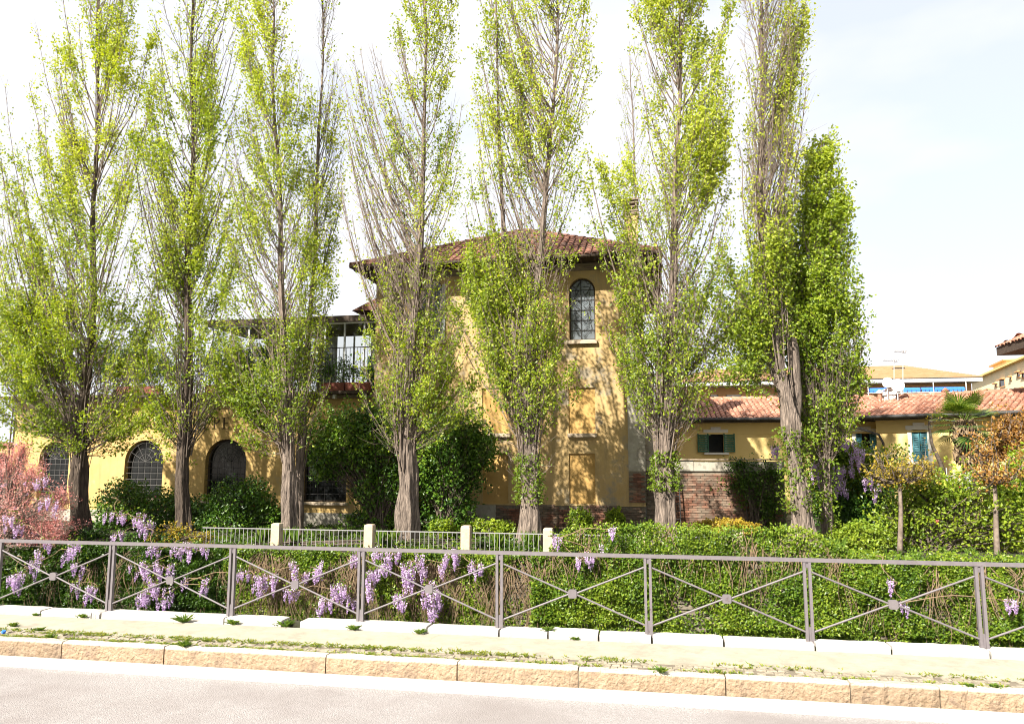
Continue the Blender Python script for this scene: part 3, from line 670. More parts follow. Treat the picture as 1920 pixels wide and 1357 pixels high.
# ------------------------------------------------------------------ brick garden wall to the right of the tower
GX1 = PX(1472, 920, HY+.2); gz = PH(1330, 883, HY+.2); gt = PH(1330, 864, HY+.2); GY = HY+.2
gw = thing('brick_garden_wall', 'old brick garden wall with pale plaster band joined to the yellow tower', 'wall', ((TX1+GX1)/2, GY, 0))
g = G(); g.box(TX1+.015, GX1, GY, GY+.3, -.2, gz); g.build('core', M['mortar'], gw)
bricks(gw, TX1+.02, GX1-.01, .02, gz-.02, GY, 300, 8)
g = G(); g.box(TX1+.015, PX(1300, 870, GY), GY-.06, GY+.3, gz+.004, gt+.02); g.box(PX(1300, 870, GY)+.01, GX1, GY-.05, GY+.3, gz+.004, gt-.02); g.build('plaster_band', M['gplaster'], gw)
x = TX1+.02
while x < GX1-.1:
    g = G(); rough_block(g, x, min(x+.45, GX1)-.01, GY-.11, GY+.36, gt+.024, gt+.065, .01, 2, int(x*100) % 997); g.build('coping_stone', M['cornice'], gw); x += .45
# leaning trellis ladder
x0 = PX(1263, 940, HY-.1); x1 = PX(1275, 940, HY-.1); lz = PH(1269, 899, HY-.1)
tr = thing('wooden_trellis', 'narrow dark trellis ladder leaning on the brick wall beside a poplar trunk', 'trellis', (x0, HY-.1, 0))
for x in (x0, x1): g = G(); g.beam((x, HY-.15, 0), (x, HY+.05, lz), .03, .03, (0, 1, 0)); g.build('upright', M['iron'], tr)
for k in range(7): z = .15+(lz-.2)*k/6; g = G(); g.beam((x0+.015, HY-.15+.2*z/lz, z), (x1-.015, HY-.15+.2*z/lz, z), .025, .02); g.build('rung', M['iron'], tr)
# ------------------------------------------------------------------ yellow houses on the right
def oriented(o, d):
    """returns fn mapping (along, out, up) to world; out is towards the camera"""
    o = np.array((o[0], o[1], 0.)); d = np.array((d[0], d[1], 0.)); d /= np.linalg.norm(d); n = np.array((d[1], -d[0], 0.))
    return lambda a, b, z: o+d*a+n*b+np.array((0, 0, z))
def obox(g, fr, a0, a1, b0, b1, z0, z1):
    v = [fr(a, b, z) for a in (a0, a1) for b in (b0, b1) for z in (z0, z1)]
    g.add(v, [(0, 1, 3, 2), (4, 6, 7, 5), (0, 4, 5, 1), (2, 3, 7, 6), (0, 2, 6, 4), (1, 5, 7, 3)])
def along(fr0, d, x, y, z=None):
    """distance along the facade line where the photo column x meets it"""
    r_ = ray(x, y); o = fr0(0, 0, 0)[:2]; dd = (fr0(1, 0, 0)-fr0(0, 0, 0))[:2]
    A = np.array([[r_[0], -dd[0]], [r_[1], -dd[1]]]); t, s = np.linalg.solve(A, o); return s, t
def onwall(fr, x, y): s, t = along(fr, None, x, y); return s, CAM_Z+ray(x, y)[2]*t

def low_house(name, label, pA, pB, eavez, ov, wins, depth, ridge_px, seed, ntiles, pipe=None):
    """pA, pB: eave end points in the photo; wins: (x0,x1,ytop,ybottom,shutter material,kind)"""
    A, B = PZ(*pA, eavez), PZ(*pB, eavez); d = (B-A)[:2]; W = np.linalg.norm(d)
    fr_e = oriented(A, d); fr = oriented(fr_e(0, -ov, 0), d)
    frr = oriented(fr_e(0, -depth/2, 0), d); rise = onwall(frr, *ridge_px)[1]-eavez; print('rise', rise, A, B)
    h = thing(name, label, 'house', tuple(fr(W/2, 0, 0)))
    g = G(); ops = []
    for (x0, x1, yt, yb, m_, kind) in wins:
        xm = (x0+x1)/2; s0, _ = onwall(fr, x0, yt); s1, _ = onwall(fr, x1, yt); _, z1 = onwall(fr, xm, yt); _, z0 = onwall(fr, xm, yb)
        ops.append((s0, s1, z0, z1))
    xs = sorted(set([0, W]+[v for o in ops for v in o[:2]])); zs = sorted(set([-.1, eavez]+[v for o in ops for v in o[2:]]))
    for i in range(len(xs)-1):
        for j in range(len(zs)-1):
            cx, cz = (xs[i]+xs[i+1])/2, (zs[j]+zs[j+1])/2
            if any(o[0] < cx < o[1] and o[2] < cz < o[3] for o in ops): continue
            g.quad(fr(xs[i], 0, zs[j]), fr(xs[i+1], 0, zs[j]), fr(xs[i+1], 0, zs[j+1]), fr(xs[i], 0, zs[j+1]))
    for (a, b, z0, z1) in ops:
        g.quad(fr(a, 0, z0), fr(a, -.2, z0), fr(a, -.2, z1), fr(a, 0, z1)); g.quad(fr(b, 0, z0), fr(b, -.2, z0), fr(b, -.2, z1), fr(b, 0, z1))
        g.quad(fr(a, 0, z1), fr(b, 0, z1), fr(b, -.2, z1), fr(a, -.2, z1)); g.quad(fr(a, 0, z0), fr(b, 0, z0), fr(b, -.2, z0), fr(a, -.2, z0))
    for a in (0, W): g.quad(fr(a, 0, -.1), fr(a, -depth, -.1), fr(a, -depth, eavez), fr(a, 0, eavez))
    g.build('wall', M['cream'], h)
    g = G(); obox(g, fr, 0, W, .003, .05, eavez-.62, eavez-.55); g.build('string_course', M['cream'], h)
    for (a, b, z0, z1), (_, _, _, _, m_, kind) in zip(ops, wins):
        g = G()
        for (p, q, r_, s_) in ((a-.14, a, z0, z1), (b, b+.14, z0, z1), (a-.2, b+.2, z1, z1+.16)): obox(g, fr, p, q, .004, .04, r_+.002, s_)
        obox(g, fr, (a+b)/2-.2, (a+b)/2+.2, .004, .05, z1+.163, z1+.26); w_ = g.build('window', M['trim'], h)
        g = G(); g.quad(fr(a, -.15, z0), fr(b, -.15, z0), fr(b, -.15, z1), fr(a, -.15, z1)); g.build('pane', M['glass'], w_)
        g = G(); obox(g, fr, a-.2, b+.2, .004, .1, z0-.09, z0-.003); g.build('sill', M['trim'], w_)
        m2 = (a+b)/2
        leaves_ = [(a+.01, m2-.01, -.05), (m2+.01, b-.01, -.05)] if kind == 'closed' else [(a-.46, a+.0, .05), (b+.0, b+.46, .05)] if kind == 'open' else [(a+.01, a+(b-a)*.3, -.05), (b-(b-a)*.3, b-.01, -.05)]
        for (p, q, off) in leaves_:
            g = G(); obox(g, fr, p, p+.05, off, off+.04, z0+.01, z1-.01); obox(g, fr, q-.05, q, off, off+.04, z0+.01, z1-.01)
            ns = max(6, int((z1-z0)/.09))
            for k in range(ns):
                z = z0+.02+(z1-z0-.06)*k/ns; v = [fr(p+.05, off+.035, z), fr(q-.05, off+.035, z), fr(q-.05, off+.005, z+.07), fr(p+.05, off+.005, z+.07)]; g.add(v, [(0, 1, 2, 3)])
            g.build('shutter', M[m_], w_)
    E0, E1 = fr_e(-.3, 0, eavez), fr_e(W+.3, 0, eavez); R0, R1 = fr_e(-.3, -depth/2, eavez+rise), fr_e(W+.3, -depth/2, eavez+rise)
    g = G(); g.add([E0, E1, R1, R0, E0-(0, 0, .10), E1-(0, 0, .10), R1-(0, 0, .10), R0-(0, 0, .10)], [(0, 1, 2, 3), (4, 7, 6, 5), (0, 4, 5, 1), (1, 5, 6, 2), (2, 6, 7, 3), (3, 7, 4, 0)])
    rf = g.build('roof', M['wood_dark'], h)
    g = G(); obox(g, fr, 0, W, .0, ov, eavez-.14, eavez-.11); g.build('soffit', M['wood_dark'], h)
    tile_roof(rf, M['tile_o'], [E0, E1, R1, R0], .21, .38, ntiles, seed=seed)
    g = G(); n = int(W/.4)
    for k in range(n): a = W*k/n; g.tube([fr_e(a, -depth/2, eavez+rise+.06), fr_e(a+.44, -depth/2, eavez+rise+.04)], [.13, .11], 8)
    g.build('ridge_tiles', M['tile_o'], rf)
    g = G(); g.tube([fr_e(-.3, .06, eavez-.02), fr_e(W+.3, .06, eavez-.02)], .07, 8); g.build('gutter', M['iron'], h, True)
    if pipe:
        s, z = onwall(fr, *pipe); g = G(); g.tube([fr_e(s-1.2, .05, eavez-.08), fr_e(s-1.1, -.1, eavez-.3), fr(s-.1, .2, eavez-.7), fr(s, .08, eavez-1.0), fr(s, .08, .2)], .05, 8); g.build('downpipe', M['iron'], h, True)
    return h, frr, fr_e, W
EZ = 3.85
low_house('yellow_house', 'low yellow house with green shutters and tiled roof behind the brick wall', (1262, 786), (1690, 782.5), EZ, .6,
          [(1328, 1356, 812, 848, 'green_sh', 'open'), (1604, 1642, 811, 848, 'teal_sh', 'half')], 7.0, (1400, 750), 21, 300)
h2, fr2, fre2, W2 = low_house('yellow_house', 'long cream yellow house with tall blue green shuttered window behind the palm', (1632, 781), (2010, 768), EZ, .6,
          [(1709, 1738, 805, 865, 'teal_sh', 'closed'), (1960, 1985, 805, 860, 'teal_sh', 'closed')], 7.0, (1740, 744), 22, 300, pipe=(1658, 850))
# white chimney with twin dishes on that roof
def chimney_at(x0, x1, yt, yb, Y, m, name='chimney'):
    pass
s_, _ = onwall(fr2, 1673, 750); CYY = fr2(s_, .5, 0)[1]; print('chimney Y', CYY)
cpos = P(1673, 757, CYY)
ch = thing('roof_chimney', 'white chimney stack with louvred top standing on the cream house roof', 'chimney', tuple(cpos))
x0, x1, z0, z1 = R_(1665, 1681, 742, 765, CYY); g = G(); g.box(x0, x1, CYY, CYY+.5, z0-.6, z1); g.build('stack', M['white'], ch)
zt2 = PH(1673, 731, CYY); g = G()
for k in range(3): z = z1+.05+(zt2-z1-.1)*k/3; g.box(x0-.04, x1+.04, CYY-.04, CYY+.54, z, z+.05)
g.box(x0+.03, x1-.03, CYY+.05, CYY+.45, z1+.002, zt2); g.box(x0-.06, x1+.06, CYY-.06, CYY+.56, zt2+.002, zt2+.06); g.build('louvred_cap', M['white'], ch)
dish_m = M['white']
for (cx, cy, r_, lab) in ((1664, 717, 9, 'smaller white satellite dish on a mast, left of the pair above the chimney'), (1683, 722, 11, 'larger white satellite dish on a mast, right of the pair above the chimney')):
    Yd = CYY-.2 if r_ == 9 else CYY-.5; c = P(cx, cy, Yd); R = r_/F*Yd*1.02
    t = thing('satellite_dish', lab, 'satellite dish', (c[0], Yd+.2, c[2]-1.4), group='satellite dishes on the cream house roof')
    g = G(); n = 20; rings = 5; v = []
    for i in range(rings+1):
        rr = R*i/rings
        for k in range(n): a = 2*math.pi*k/n; v.append((c[0]+rr*math.cos(a), Yd-.25*(rr*rr)/R*.5+.02, c[2]+rr*math.sin(a)))
    f = [(i*n+k, i*n+(k+1) % n, (i+1)*n+(k+1) % n, (i+1)*n+k) for i in range(rings) for k in range(n)]
    g.add(v, f); g.build('dish', dish_m, t, True)
    g = G(); g.tube([c+(0, .05, -.02), c+(0, .12, -1.6 if r_ > 9 else -1.5)], .025, 6); g.build('mast', M['iron_l'], t)
    g = G(); g.tube([c+(0, 0, -R*.9), c+(0, -.4, -.1)], .012, 5); g.build('feed_arm', M['iron_l'], t)
for (cx, cy, wd, lab) in ((1670, 676, 22, 'thin television aerial with many short bars above the white chimney'), (1688, 659, 18, 'highest television aerial above the white dishes')):
    Ya = CYY+.8; c = P(cx, cy, Ya); hw = wd/F*Ya/2
    t = thing('tv_aerial', lab, 'aerial', (c[0], Ya, c[2]-3), group='television aerials on the cream house roof')
    g = G(); g.tube([P(1681, 765, Ya)+(.02*(cx-1675), 0, 0), P(1681, cy-4, Ya)+(.02*(cx-1675), 0, 0)], .018, 5); g.build('mast', M['iron_l'], t)
    g = G(); g.tube([c+(-hw, 0, .05), c+(hw, 0, -.05)], .016, 5)
    for k in range(9): x = -hw+2*hw*k/8; g.tube([c+(x, -.14, 0), c+(x, .14, 0)], .01, 4)
    g.box(c[0]+hw*.6, c[0]+hw, Ya-.05, Ya+.05, c[2]-.06, c[2]+.04); g.build('aerial_bars', M['iron_l'], t)
for (cx, cy, m_, lab) in ((1650, 745, 'white', 'small white capped vent pipe on the tiled roof left of the chimney'), (1774, 742, 'tile', 'short red clay vent pipe on the ridge of the cream house')):
    c = P(cx, cy+8, CYY-.3); t = thing('roof_vent', lab, 'vent pipe', tuple(c))
    g = G(); g.tube([c-(0, 0, .4), c+(0, 0, .35)], .08, 8); g.build('pipe', M['tile_o'], t, True)
    g = G(); g.tube([c+(0, 0, .35), c+(0, 0, .40), c+(0, 0, .52)], [.12, .15, .02], 8); g.build('cap', M[m_] if m_ == 'white' else M['tile_o'], t, True)

# ------------------------------------------------------------------ orange apartment block behind
AY = 60.0
ab = thing('apartment_block', 'orange apartment block with tan hipped roof and blue awnings behind the yellow houses', 'apartment block', tuple(P(1560, 800, AY)*(1, 1, 0)))
x0, x1 = PX(1265, 735, AY), PX(1822, 735, AY); ze = PH(1600, 722, AY); zb_ = 0
wins = [(1332, 1347), (1361, 1391), (1579, 1610), (1655, 1668), (1704, 1722), (1756, 1770), (1778, 1790)]
ops = []
for (a, b) in wins: xa, xb, za, zc = R_(a, b, 740, 752, AY); ops.append((xa, xb, za-.5, zc, False, .2))
g = G(); wall(g, x0, x1, 0, ze, AY, ops); g.quad((x1, AY, 0), (x1, AY+14, 0), (x1, AY+14, ze), (x1, AY, ze)); g.build('wall', M['orange'], ab)
for i, o in enumerate(ops):
    fr_ = G(); a, b, z0, z1 = o[:4]
    for (p, q, r_, s_) in ((a, a+.08, z0, z1), (b-.08, b, z0, z1), (a, b, z1-.1, z1-.002), (a, b, z0, z0+.08)): fr_.box(p, q, AY+.05+.01*(r_ == z0 and s_ < z1), AY+.12, r_, s_)
    w_ = fr_.build('window', M['white'], ab)
    g = G(); g.quad((a, AY+.15, z0), (b, AY+.15, z0), (b, AY+.15, z1), (a, AY+.15, z1)); g.build('pane' if i > 2 else 'roller_blind', M['glass'] if i > 2 else M['green_sh'], w_)
g = G(); g.box(x0-.8, PX(1842, 720, AY-1), AY-1.1, AY+14.5, ze+.05, ze+.36); g.build('roof_fascia', M['frame'], ab)
A_, B_ = np.array((x0-.8, AY-1.1, ze+.37)), np.array((PX(1842, 720, AY-1), AY-1.1, ze+.37)); rY = AY+7
ra, rb = P(1330, 695, rY), P(1692, 684, rY); ra[2] = rb[2] = (ra[2]+rb[2])/2
g = G(); C_, D_ = np.array((B_[0], AY+14.5, B_[2])), np.array((A_[0], AY+14.5, A_[2]))
g.add([A_, B_, rb, ra, C_, D_], [(0, 1, 2, 3), (3, 2, 4, 5)]); g.add([B_, C_, rb, A_, ra, D_], [(0, 1, 2), (3, 4, 5)]); rf = g.build('roof', M['tile_far'], ab)
g = G()
for k in range(26):
    t = k/26; p0 = A_+(ra-A_)*t; p1 = B_+(rb-B_)*t; g.beam(p0+(0, -.02, .02), p1+(0, -.02, .02), .10, .06)
g.build('tile_courses', M['tile_far'], rf)
for (cx, cy) in ((1678, 702), (1709, 702)):
    c = P(cx, cy, AY+3); g = G(); g.prism([c+(-.35, 0, -.25), c+(.35, 0, -.25), c+(.2, 0, .1), c+(0, 0, .2), c+(-.2, 0, .1)], (0, 1.5, 0)); d_ = g.build('dormer', M['dark'], rf)
for (cx, w_, yt, yb) in ((1687, 14, 691, 708), (1357, 10, 702, 716)):
    a0, a1, z0, z1 = R_(cx-w_/2, cx+w_/2, yt+5, yb, AY+4); g = G(); g.box(a0, a1, AY+4, AY+5, z0-1, z1); c_ = g.build('chimney', M['cream'], ab)
    zt3 = PH(cx, yt, AY+4); g = G(); g.box(a0-.1, a1+.1, AY+3.9, AY+5.1, z1+.15, z1+.28); g.box(a0-.1, a1+.1, AY+3.9, AY+5.1, zt3, zt3+.12); g.box(a0+.1, a1-.1, AY+4.1, AY+4.9, z1+.003, zt3-.003); g.build('chimney_cap', M['cornice'], c_)
for (a, b) in ((1629, 1665), (1692, 1725), (1727, 1809)):
    xa, xb = PX(a, 730, AY-1.0), PX(b, 730, AY-1.0); za, zc = PH(1700, 733, AY-1.1), PH(1700, 726.5, AY-.95)
    g = G(); g.quad((xa, AY-.9, zc), (xb, AY-.9, zc), (xb, AY-1.1, za+.12), (xa, AY-1.1, za+.12))
    n = int((xb-xa)/.25)
    for k in range(n):
        u, v = xa+(xb-xa)*k/n, xa+(xb-xa)*(k+1)/n; g.add([(u, AY-1.1, za+.12), (v, AY-1.1, za+.12), (v-.03, AY-1.1, za-.06), ((u+v)/2, AY-1.1, za-.13), (u+.03, AY-1.1, za-.06)], [(0, 1, 2, 3, 4)])
    g.build('awning', M['awning'], ab)
g = G(); zz = PH(1700, 744, AY-1.3)
g.box(PX(1625, 740, AY-1.2), PX(1815, 740, AY-1.2), AY-1.3, AY-1.24, zz+.3, zz+.34)
for x in np.linspace(1628, 1812, 4): xx = PX(x, 740, AY-1.2); g.box(xx-.025, xx+.025, AY-1.28, AY-1.25, zz-1, ze-.01)
g.build('balcony_frame', M['white'], ab)
# cream block receding on the far right
zt = 11.5
A_ = PZ(1822, 716, zt); B_ = PZ(1935, 668, zt); d = (B_-A_)[:2]; fr = oriented(A_, d); W = np.linalg.norm(d)
cb = thing('cream_apartment_block', 'pale cream apartment block with small windows at the far right', 'apartment block', tuple(fr(W/2, 0, 0)))
ops = []
for (x0_, x1_, yt, yb) in ((1875, 1884, 712, 724), (1894, 1897, 707, 711), (1908, 1913, 698, 706), (1850, 1857, 731, 738), (1866, 1870, 720, 723), (1917, 1924, 700, 707), (1838, 1843, 735, 739), (1915, 1925, 728, 734)):
    s0, _ = onwall(fr, x0_, yt); s1, _ = onwall(fr, x1_, yt); _, z1 = onwall(fr, (x0_+x1_)/2, yt); _, z0 = onwall(fr, (x0_+x1_)/2, yb); ops.append((s0, s1, z0, z1))
g = G(); obox(g, fr, 0, W+6, -8, 0, 0, zt); g.build('wall', M['pale'], cb)
for (a, b, z0, z1) in ops:
    g = G(); obox(g, fr, a-.1, b+.1, .003, .06, z0-.15, z0-.002); obox(g, fr, a-.05, a, .003, .05, z0, z1); obox(g, fr, b, b+.05, .003, .05, z0, z1); obox(g, fr, a-.1, b+.1, .003, .3, z1+.002, z1+.12); w_ = g.build('window', M['orange'], cb)
    g = G(); g.quad(fr(a, .012, z0), fr(b, .012, z0), fr(b, .012, z1), fr(a, .012, z1)); g.build('pane', M['glass'], w_)
g = G(); obox(g, fr, -.3, W+6, -8, .45, zt+.003, zt+.2); g.build('roof_edge', M['cream'], cb)
g = G(); obox(g, fr, 2, 8, -5, -2, zt+.204, zt+1.6); g.build('penthouse', M['pale'], cb); g = G(); obox(g, fr, 1.6, 8.4, -5.4, -1.6, zt+1.603, zt+1.75); g.build('penthouse_roof', M['orange'], cb)
# near roof corner entering at the right edge
NY = 31.0; c0 = P(1868, 652, NY); zc0 = c0[2]
nh = thing('neighbour_house', 'house with overhanging terracotta roof corner entering at the right picture edge', 'house', (c0[0]+4, NY+3, 0))
NY -= 10
g = G(); g.box(c0[0]+1.0, c0[0]+9, NY+1.0, NY+9, 0, zc0-.1); g.build('wall', M['pale'], nh)
k4 = [np.array((c0[0]+a, NY+b, zc0)) for a, b in ((0, 0), (10, 0), (10, 10), (0, 10))]; ap = np.array((c0[0]+5, NY+5, zc0+2.6))
g = G()
for k in range(4): g.add([k4[k], k4[(k+1) % 4], ap], [(0, 1, 2)]); a, b = k4[k], k4[(k+1) % 4]; g.quad(a-(0, 0, .3), b-(0, 0, .3), b, a)
g.add([q-(0, 0, .3) for q in k4], [(0, 3, 2, 1)]); rf = g.build('roof', M['wood_dark'], nh)
tile_roof(rf, M['tile_o'], [k4[2], k4[3], ap], .26, .42, 120, seed=31); tile_roof(rf, M['tile_o'], [k4[3], k4[0], ap], .26, .42, 120, seed=32)
for k in range(9): g = G(); g.beam((c0[0]+.1+k*.6, NY+.05, zc0-.38), (c0[0]+.1+k*.6, NY+.99, zc0-.38), .1, .14); g.build('rafter', M['wood_dark'], nh)
for k in range(9): g = G(); g.beam((c0[0]+.05, NY+.3+k*.6, zc0-.38), (c0[0]+.99, NY+.3+k*.6, zc0-.38), .1, .14); g.build('rafter', M['wood_dark'], nh)
# ------------------------------------------------------------------ growing things
def many_tubes(g, Pt, R, n=3, tint=.5):
    Pt = np.asarray(Pt, float); N, m, _ = Pt.shape; R = np.broadcast_to(R, (N, m))
    d = np.gradient(Pt, axis=1); d /= np.linalg.norm(d, axis=2, keepdims=True)+1e-9
    ref = np.where(abs(d[..., :1]) < .8, np.array((1., 0, 0)), np.array((0, 1., 0))); a = np.cross(d, ref); a /= np.linalg.norm(a, axis=2, keepdims=True)+1e-9; b = np.cross(d, a)
    th = np.arange(n)*2*math.pi/n
    v = Pt[:, :, None]+(a[:, :, None]*np.cos(th)[:, None]+b[:, :, None]*np.sin(th)[:, None])*R[:, :, None, None]
    base = np.arange(N)[:, None, None]*m*n+np.arange(m-1)[None, :, None]*n; k = np.arange(n)[None, None]; k2 = (k+1) % n
    f = np.stack([base+k, base+k2, base+n+k2, base+n+k], -1).reshape(-1, 4)
    g.add(v.reshape(-1, 3), f, tint)
def unit(v): return v/(np.linalg.norm(v, axis=-1, keepdims=True)+1e-9)
def leaf_quads(g, p, size, tint, r, up=.25, face=None, el=1.25, fold=.18):
    """one small folded blade per point"""
    n = len(p)
    if n == 0: return
    a = unit(r.normal(size=(n, 3))+np.array((0, 0, -up))); nn = r.normal(size=(n, 3))
    if face is not None: nn = nn+np.asarray(face)
    b = unit(np.cross(a, nn)); c = np.cross(a, b); s = (np.broadcast_to(size, (n,))*r.uniform(.7, 1.25, n))[:, None]
    v = np.stack([p-a*s*.5*el, p+b*s*.42+c*s*fold, p+a*s*.55*el, p-b*s*.42+c*s*fold], 1)
    g.add(v.reshape(-1, 3), np.arange(4*n).reshape(n, 4), np.repeat(tint, 4))
def ridge(seed, amp=.10):
    r = np.random.RandomState(seed); ph = r.rand(6)*6.28
    return lambda th, z: 1+amp*(.45*np.sin(th*5+ph[0]+1.1*np.sin(z*1.3+ph[3]))+.4*np.sin(th*11+ph[1]+1.7*np.sin(z*2.1+ph[4]))+.3*np.sin(th*2+z*1.9+ph[2])+.25*np.sin(z*5+th*3+ph[5]))
def polyline_at(pts, z):
    zz = pts[:, 2]; return np.stack([np.interp(z, zz, pts[:, k]) for k in range(2)]+[z], -1)
def env_at(env, y):
    e = np.array(env, float); return [np.interp(y, e[:, 0], e[:, k]) for k in (1, 2, 3)]

def tree(name, label, Y, trunk, envs, seed, size=.064, leafm='lf_pop', barkm='bark', twigm='twig', twigdens=1.0, tint0=.15, tint1=.85, group=None,
         ivy=None, cat='tree', minz=2.3, stems=10, hug=1.0, extra=None, hanger=True, tubes=3, eoff=-.05):
    """trunk: (photo x, y, radius) at distance Y; envs: ([(y, xl, xr, density)...], number of limbs)"""
    r = np.random.RandomState(seed)
    T = np.array([P(x, y, Y) for x, y, _ in trunk]); TR = np.array([q[2] for q in trunk])
    T[0][2] = min(T[0][2], -.05)
    o = thing(name, label, cat, (T[0][0], Y, 0), group)
    # trunk
    m = 90; t = np.linspace(0, 1, len(T)); tt = np.linspace(0, 1, m)
    pts = np.stack([np.interp(tt, t, T[:, k]) for k in range(3)], 1); rr = np.interp(tt, t, TR)*.82*np.interp(pts[:, 2], [0, 3, 6, 12], [1, .95, .72, .55])
    pts[:, 0] += .03*np.sin(pts[:, 2]*1.1+seed); pts[:, 1] += .04*np.sin(pts[:, 2]*.9+seed*2)
    rr = rr*(1+.45*np.exp(-(pts[:, 2]-pts[0, 2])/.35)); rr *= 1+.10*np.sin(pts[:, 2]*4+seed)*np.exp(-pts[:, 2]/4)
    g = G(); g.tube(pts, rr, 36, ridge(seed, .30))
    if extra:
        for ep, er in extra:
            E = np.array([P(x, y, Y+eoff) for x, y in ep]); k = np.linspace(0, 1, 14); kk = np.linspace(0, 1, len(E)); E2 = np.stack([np.interp(k, kk, E[:, c]) for c in range(3)], 1)
            g.tube(E2, np.interp(k, kk, er), 16, ridge(seed+5, .35), cap=True)
    g.build('trunk', M[barkm], o, True)
    gb, gt, gl = G(), G(), G(); LP, LT = [], []
    for E_ in envs:
        env, nl = E_[:2]; hg = E_[2] if len(E_) > 2 else hug
        e = np.array(env, float); ys = np.linspace(e[0, 0], e[-1, 0], 200); wd = np.array([env_at(env, y)[1]-env_at(env, y)[0] for y in ys]); wd = np.maximum(wd, 5)**.8
        cdf = np.cumsum(wd); cdf /= cdf[-1]
        y = np.interp(r.rand(nl), cdf, ys); xl, xr, dn = env_at(env, y)
        ang = r.rand(nl)*2*math.pi; rad = np.sqrt(r.rand(nl))**.8
        u, v = rad*np.cos(ang), rad*np.sin(ang)
        x = (xl+xr)/2+u*(xr-xl)/2*1.12; half = (xr-xl)/2/F*Y
        tgt = np.array([P(a, b, Y) for a, b in zip(x, y)]); tgt[:, 1] += v*half*.75
        tz = tgt[:, 2]; c0 = polyline_at(T, tz)
        off = np.linalg.norm((tgt-c0)[:, :2], axis=1)
        drop = .7+1.9*off*hg*r.uniform(.7, 1.2, nl)+r.rand(nl)*.8
        az = np.clip(tz-drop, minz+r.rand(nl)*.6, None); az = np.minimum(az, tz-.15); az = np.maximum(az, .6)
        at = polyline_at(T, az)
        k = np.linspace(0, 1, 9)[None, :, None]
        ctl = at.copy()[:, None]; dlt = (tgt-at)[:, None]; ctl = ctl+dlt*np.array((.72, .72, .38))
        jit = r.normal(size=(nl, 1, 3))*.05
        B = at[:, None]*(1-k)**2+2*k*(1-k)*(ctl+jit)+tgt[:, None]*k**2
        B += (np.sin(k*math.pi)*np.sin(k*9+r.rand(nl, 1, 1)*6))*.035*r.normal(size=(nl, 1, 3))
        ln = np.linalg.norm(tgt-at, axis=1); r0 = np.clip(.004+.0042*ln, .006, .028)*r.uniform(.6, 1.25, nl)
        many_tubes(gb, B, r0[:, None]*np.linspace(1, .28, 9)[None], 5)
        # twigs
        nt = np.maximum(3, (ln*5.0*twigdens)).astype(int); own = np.repeat(np.arange(nl), nt); N = len(own)
        tk = r.uniform(.18, 1.0, N)**.8; fi = tk*8; i0 = np.clip(fi.astype(int), 0, 7); fr = (fi-i0)[:, None]
        s = B[own, i0]*(1-fr)+B[own, i0+1]*fr; bd = unit(B[own, i0+1]-B[own, i0])
        out = unit((s-polyline_at(T, s[:, 2]))*np.array((1, 1, 0))+1e-4)
        d = unit(bd*.7+np.array((0, 0, .6))+out*.35+r.normal(size=(N, 3))*.38)
        tl = r.uniform(.22, .65, N)*(1-.3*(tk > .9))
        q = np.linspace(0, 1, 4)[None, :, None]
        S = s[:, None]+d[:, None]*tl[:, None, None]*q+np.array((0, 0, .12))*q**2*tl[:, None, None]
        many_tubes(gt, S, np.linspace(.0048, .0016, 4)[None]*r.uniform(.7, 1.3, (N, 1)), tubes)
        # leaves in loose tufts along the twigs, patches of thick and thin growth
        dens = dn[own]*np.clip(.9+.9*sn(s, 1.6, seed)+.6*sn(s, 4.5, seed+2), .06, 2.6)
        cnt = r.poisson(np.clip(dens*12.5, 0, 60)); ow = np.repeat(np.arange(N), cnt); n2 = len(ow); kq = r.uniform(.15, 1.05, n2)[:, None]
        lp = s[ow]+d[ow]*tl[ow][:, None]*kq+r.normal(size=(n2, 3))*.075
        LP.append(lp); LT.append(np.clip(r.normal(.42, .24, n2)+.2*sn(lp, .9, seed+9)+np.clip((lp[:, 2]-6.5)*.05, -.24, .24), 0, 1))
    if ivy:
        for (y0, y1, n_, rad) in ivy:
            z = r.uniform(P(trunk[0][0], y1, Y)[2], P(trunk[0][0], y0, Y)[2], n_); a = r.rand(n_)*6.28; c = polyline_at(T, z); R = np.interp(z, T[:, 2], TR)+rad*r.rand(n_)**2
            ip = c+np.stack([np.cos(a)*R, np.sin(a)*R, 0*z], 1); LP.append(ip); LT.append(np.clip(r.normal(.05, .15, n_), 0, 1))
    if stems:   # the bundle of upright shoots round the old pollard head
        a = r.rand(stems)*6.28; z0 = minz+r.uniform(-.5, 1.2, stems); L_ = r.uniform(2.0, 4.5, stems); c = polyline_at(T, z0); R = np.interp(z0, T[:, 2], TR)
        k = np.linspace(0, 1, 8); pp = []
        for i in range(stems):
            z = z0[i]+k*L_[i]; cc = polyline_at(T, z); ro = R[i]*.9+(.10+.22*r.rand())*np.sin(k*1.9)
            pp.append(np.stack([cc[:, 0]+math.cos(a[i])*ro, cc[:, 1]+math.sin(a[i])*ro, z], 1))
        many_tubes(gb, np.array(pp), r.uniform(.009, .024, (stems, 1))*np.linspace(1, .4, 8)[None], 6)
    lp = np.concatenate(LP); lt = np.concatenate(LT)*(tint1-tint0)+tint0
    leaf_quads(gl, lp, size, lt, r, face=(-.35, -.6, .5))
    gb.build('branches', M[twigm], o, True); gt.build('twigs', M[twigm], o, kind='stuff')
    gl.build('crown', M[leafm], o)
    return o, len(lp)

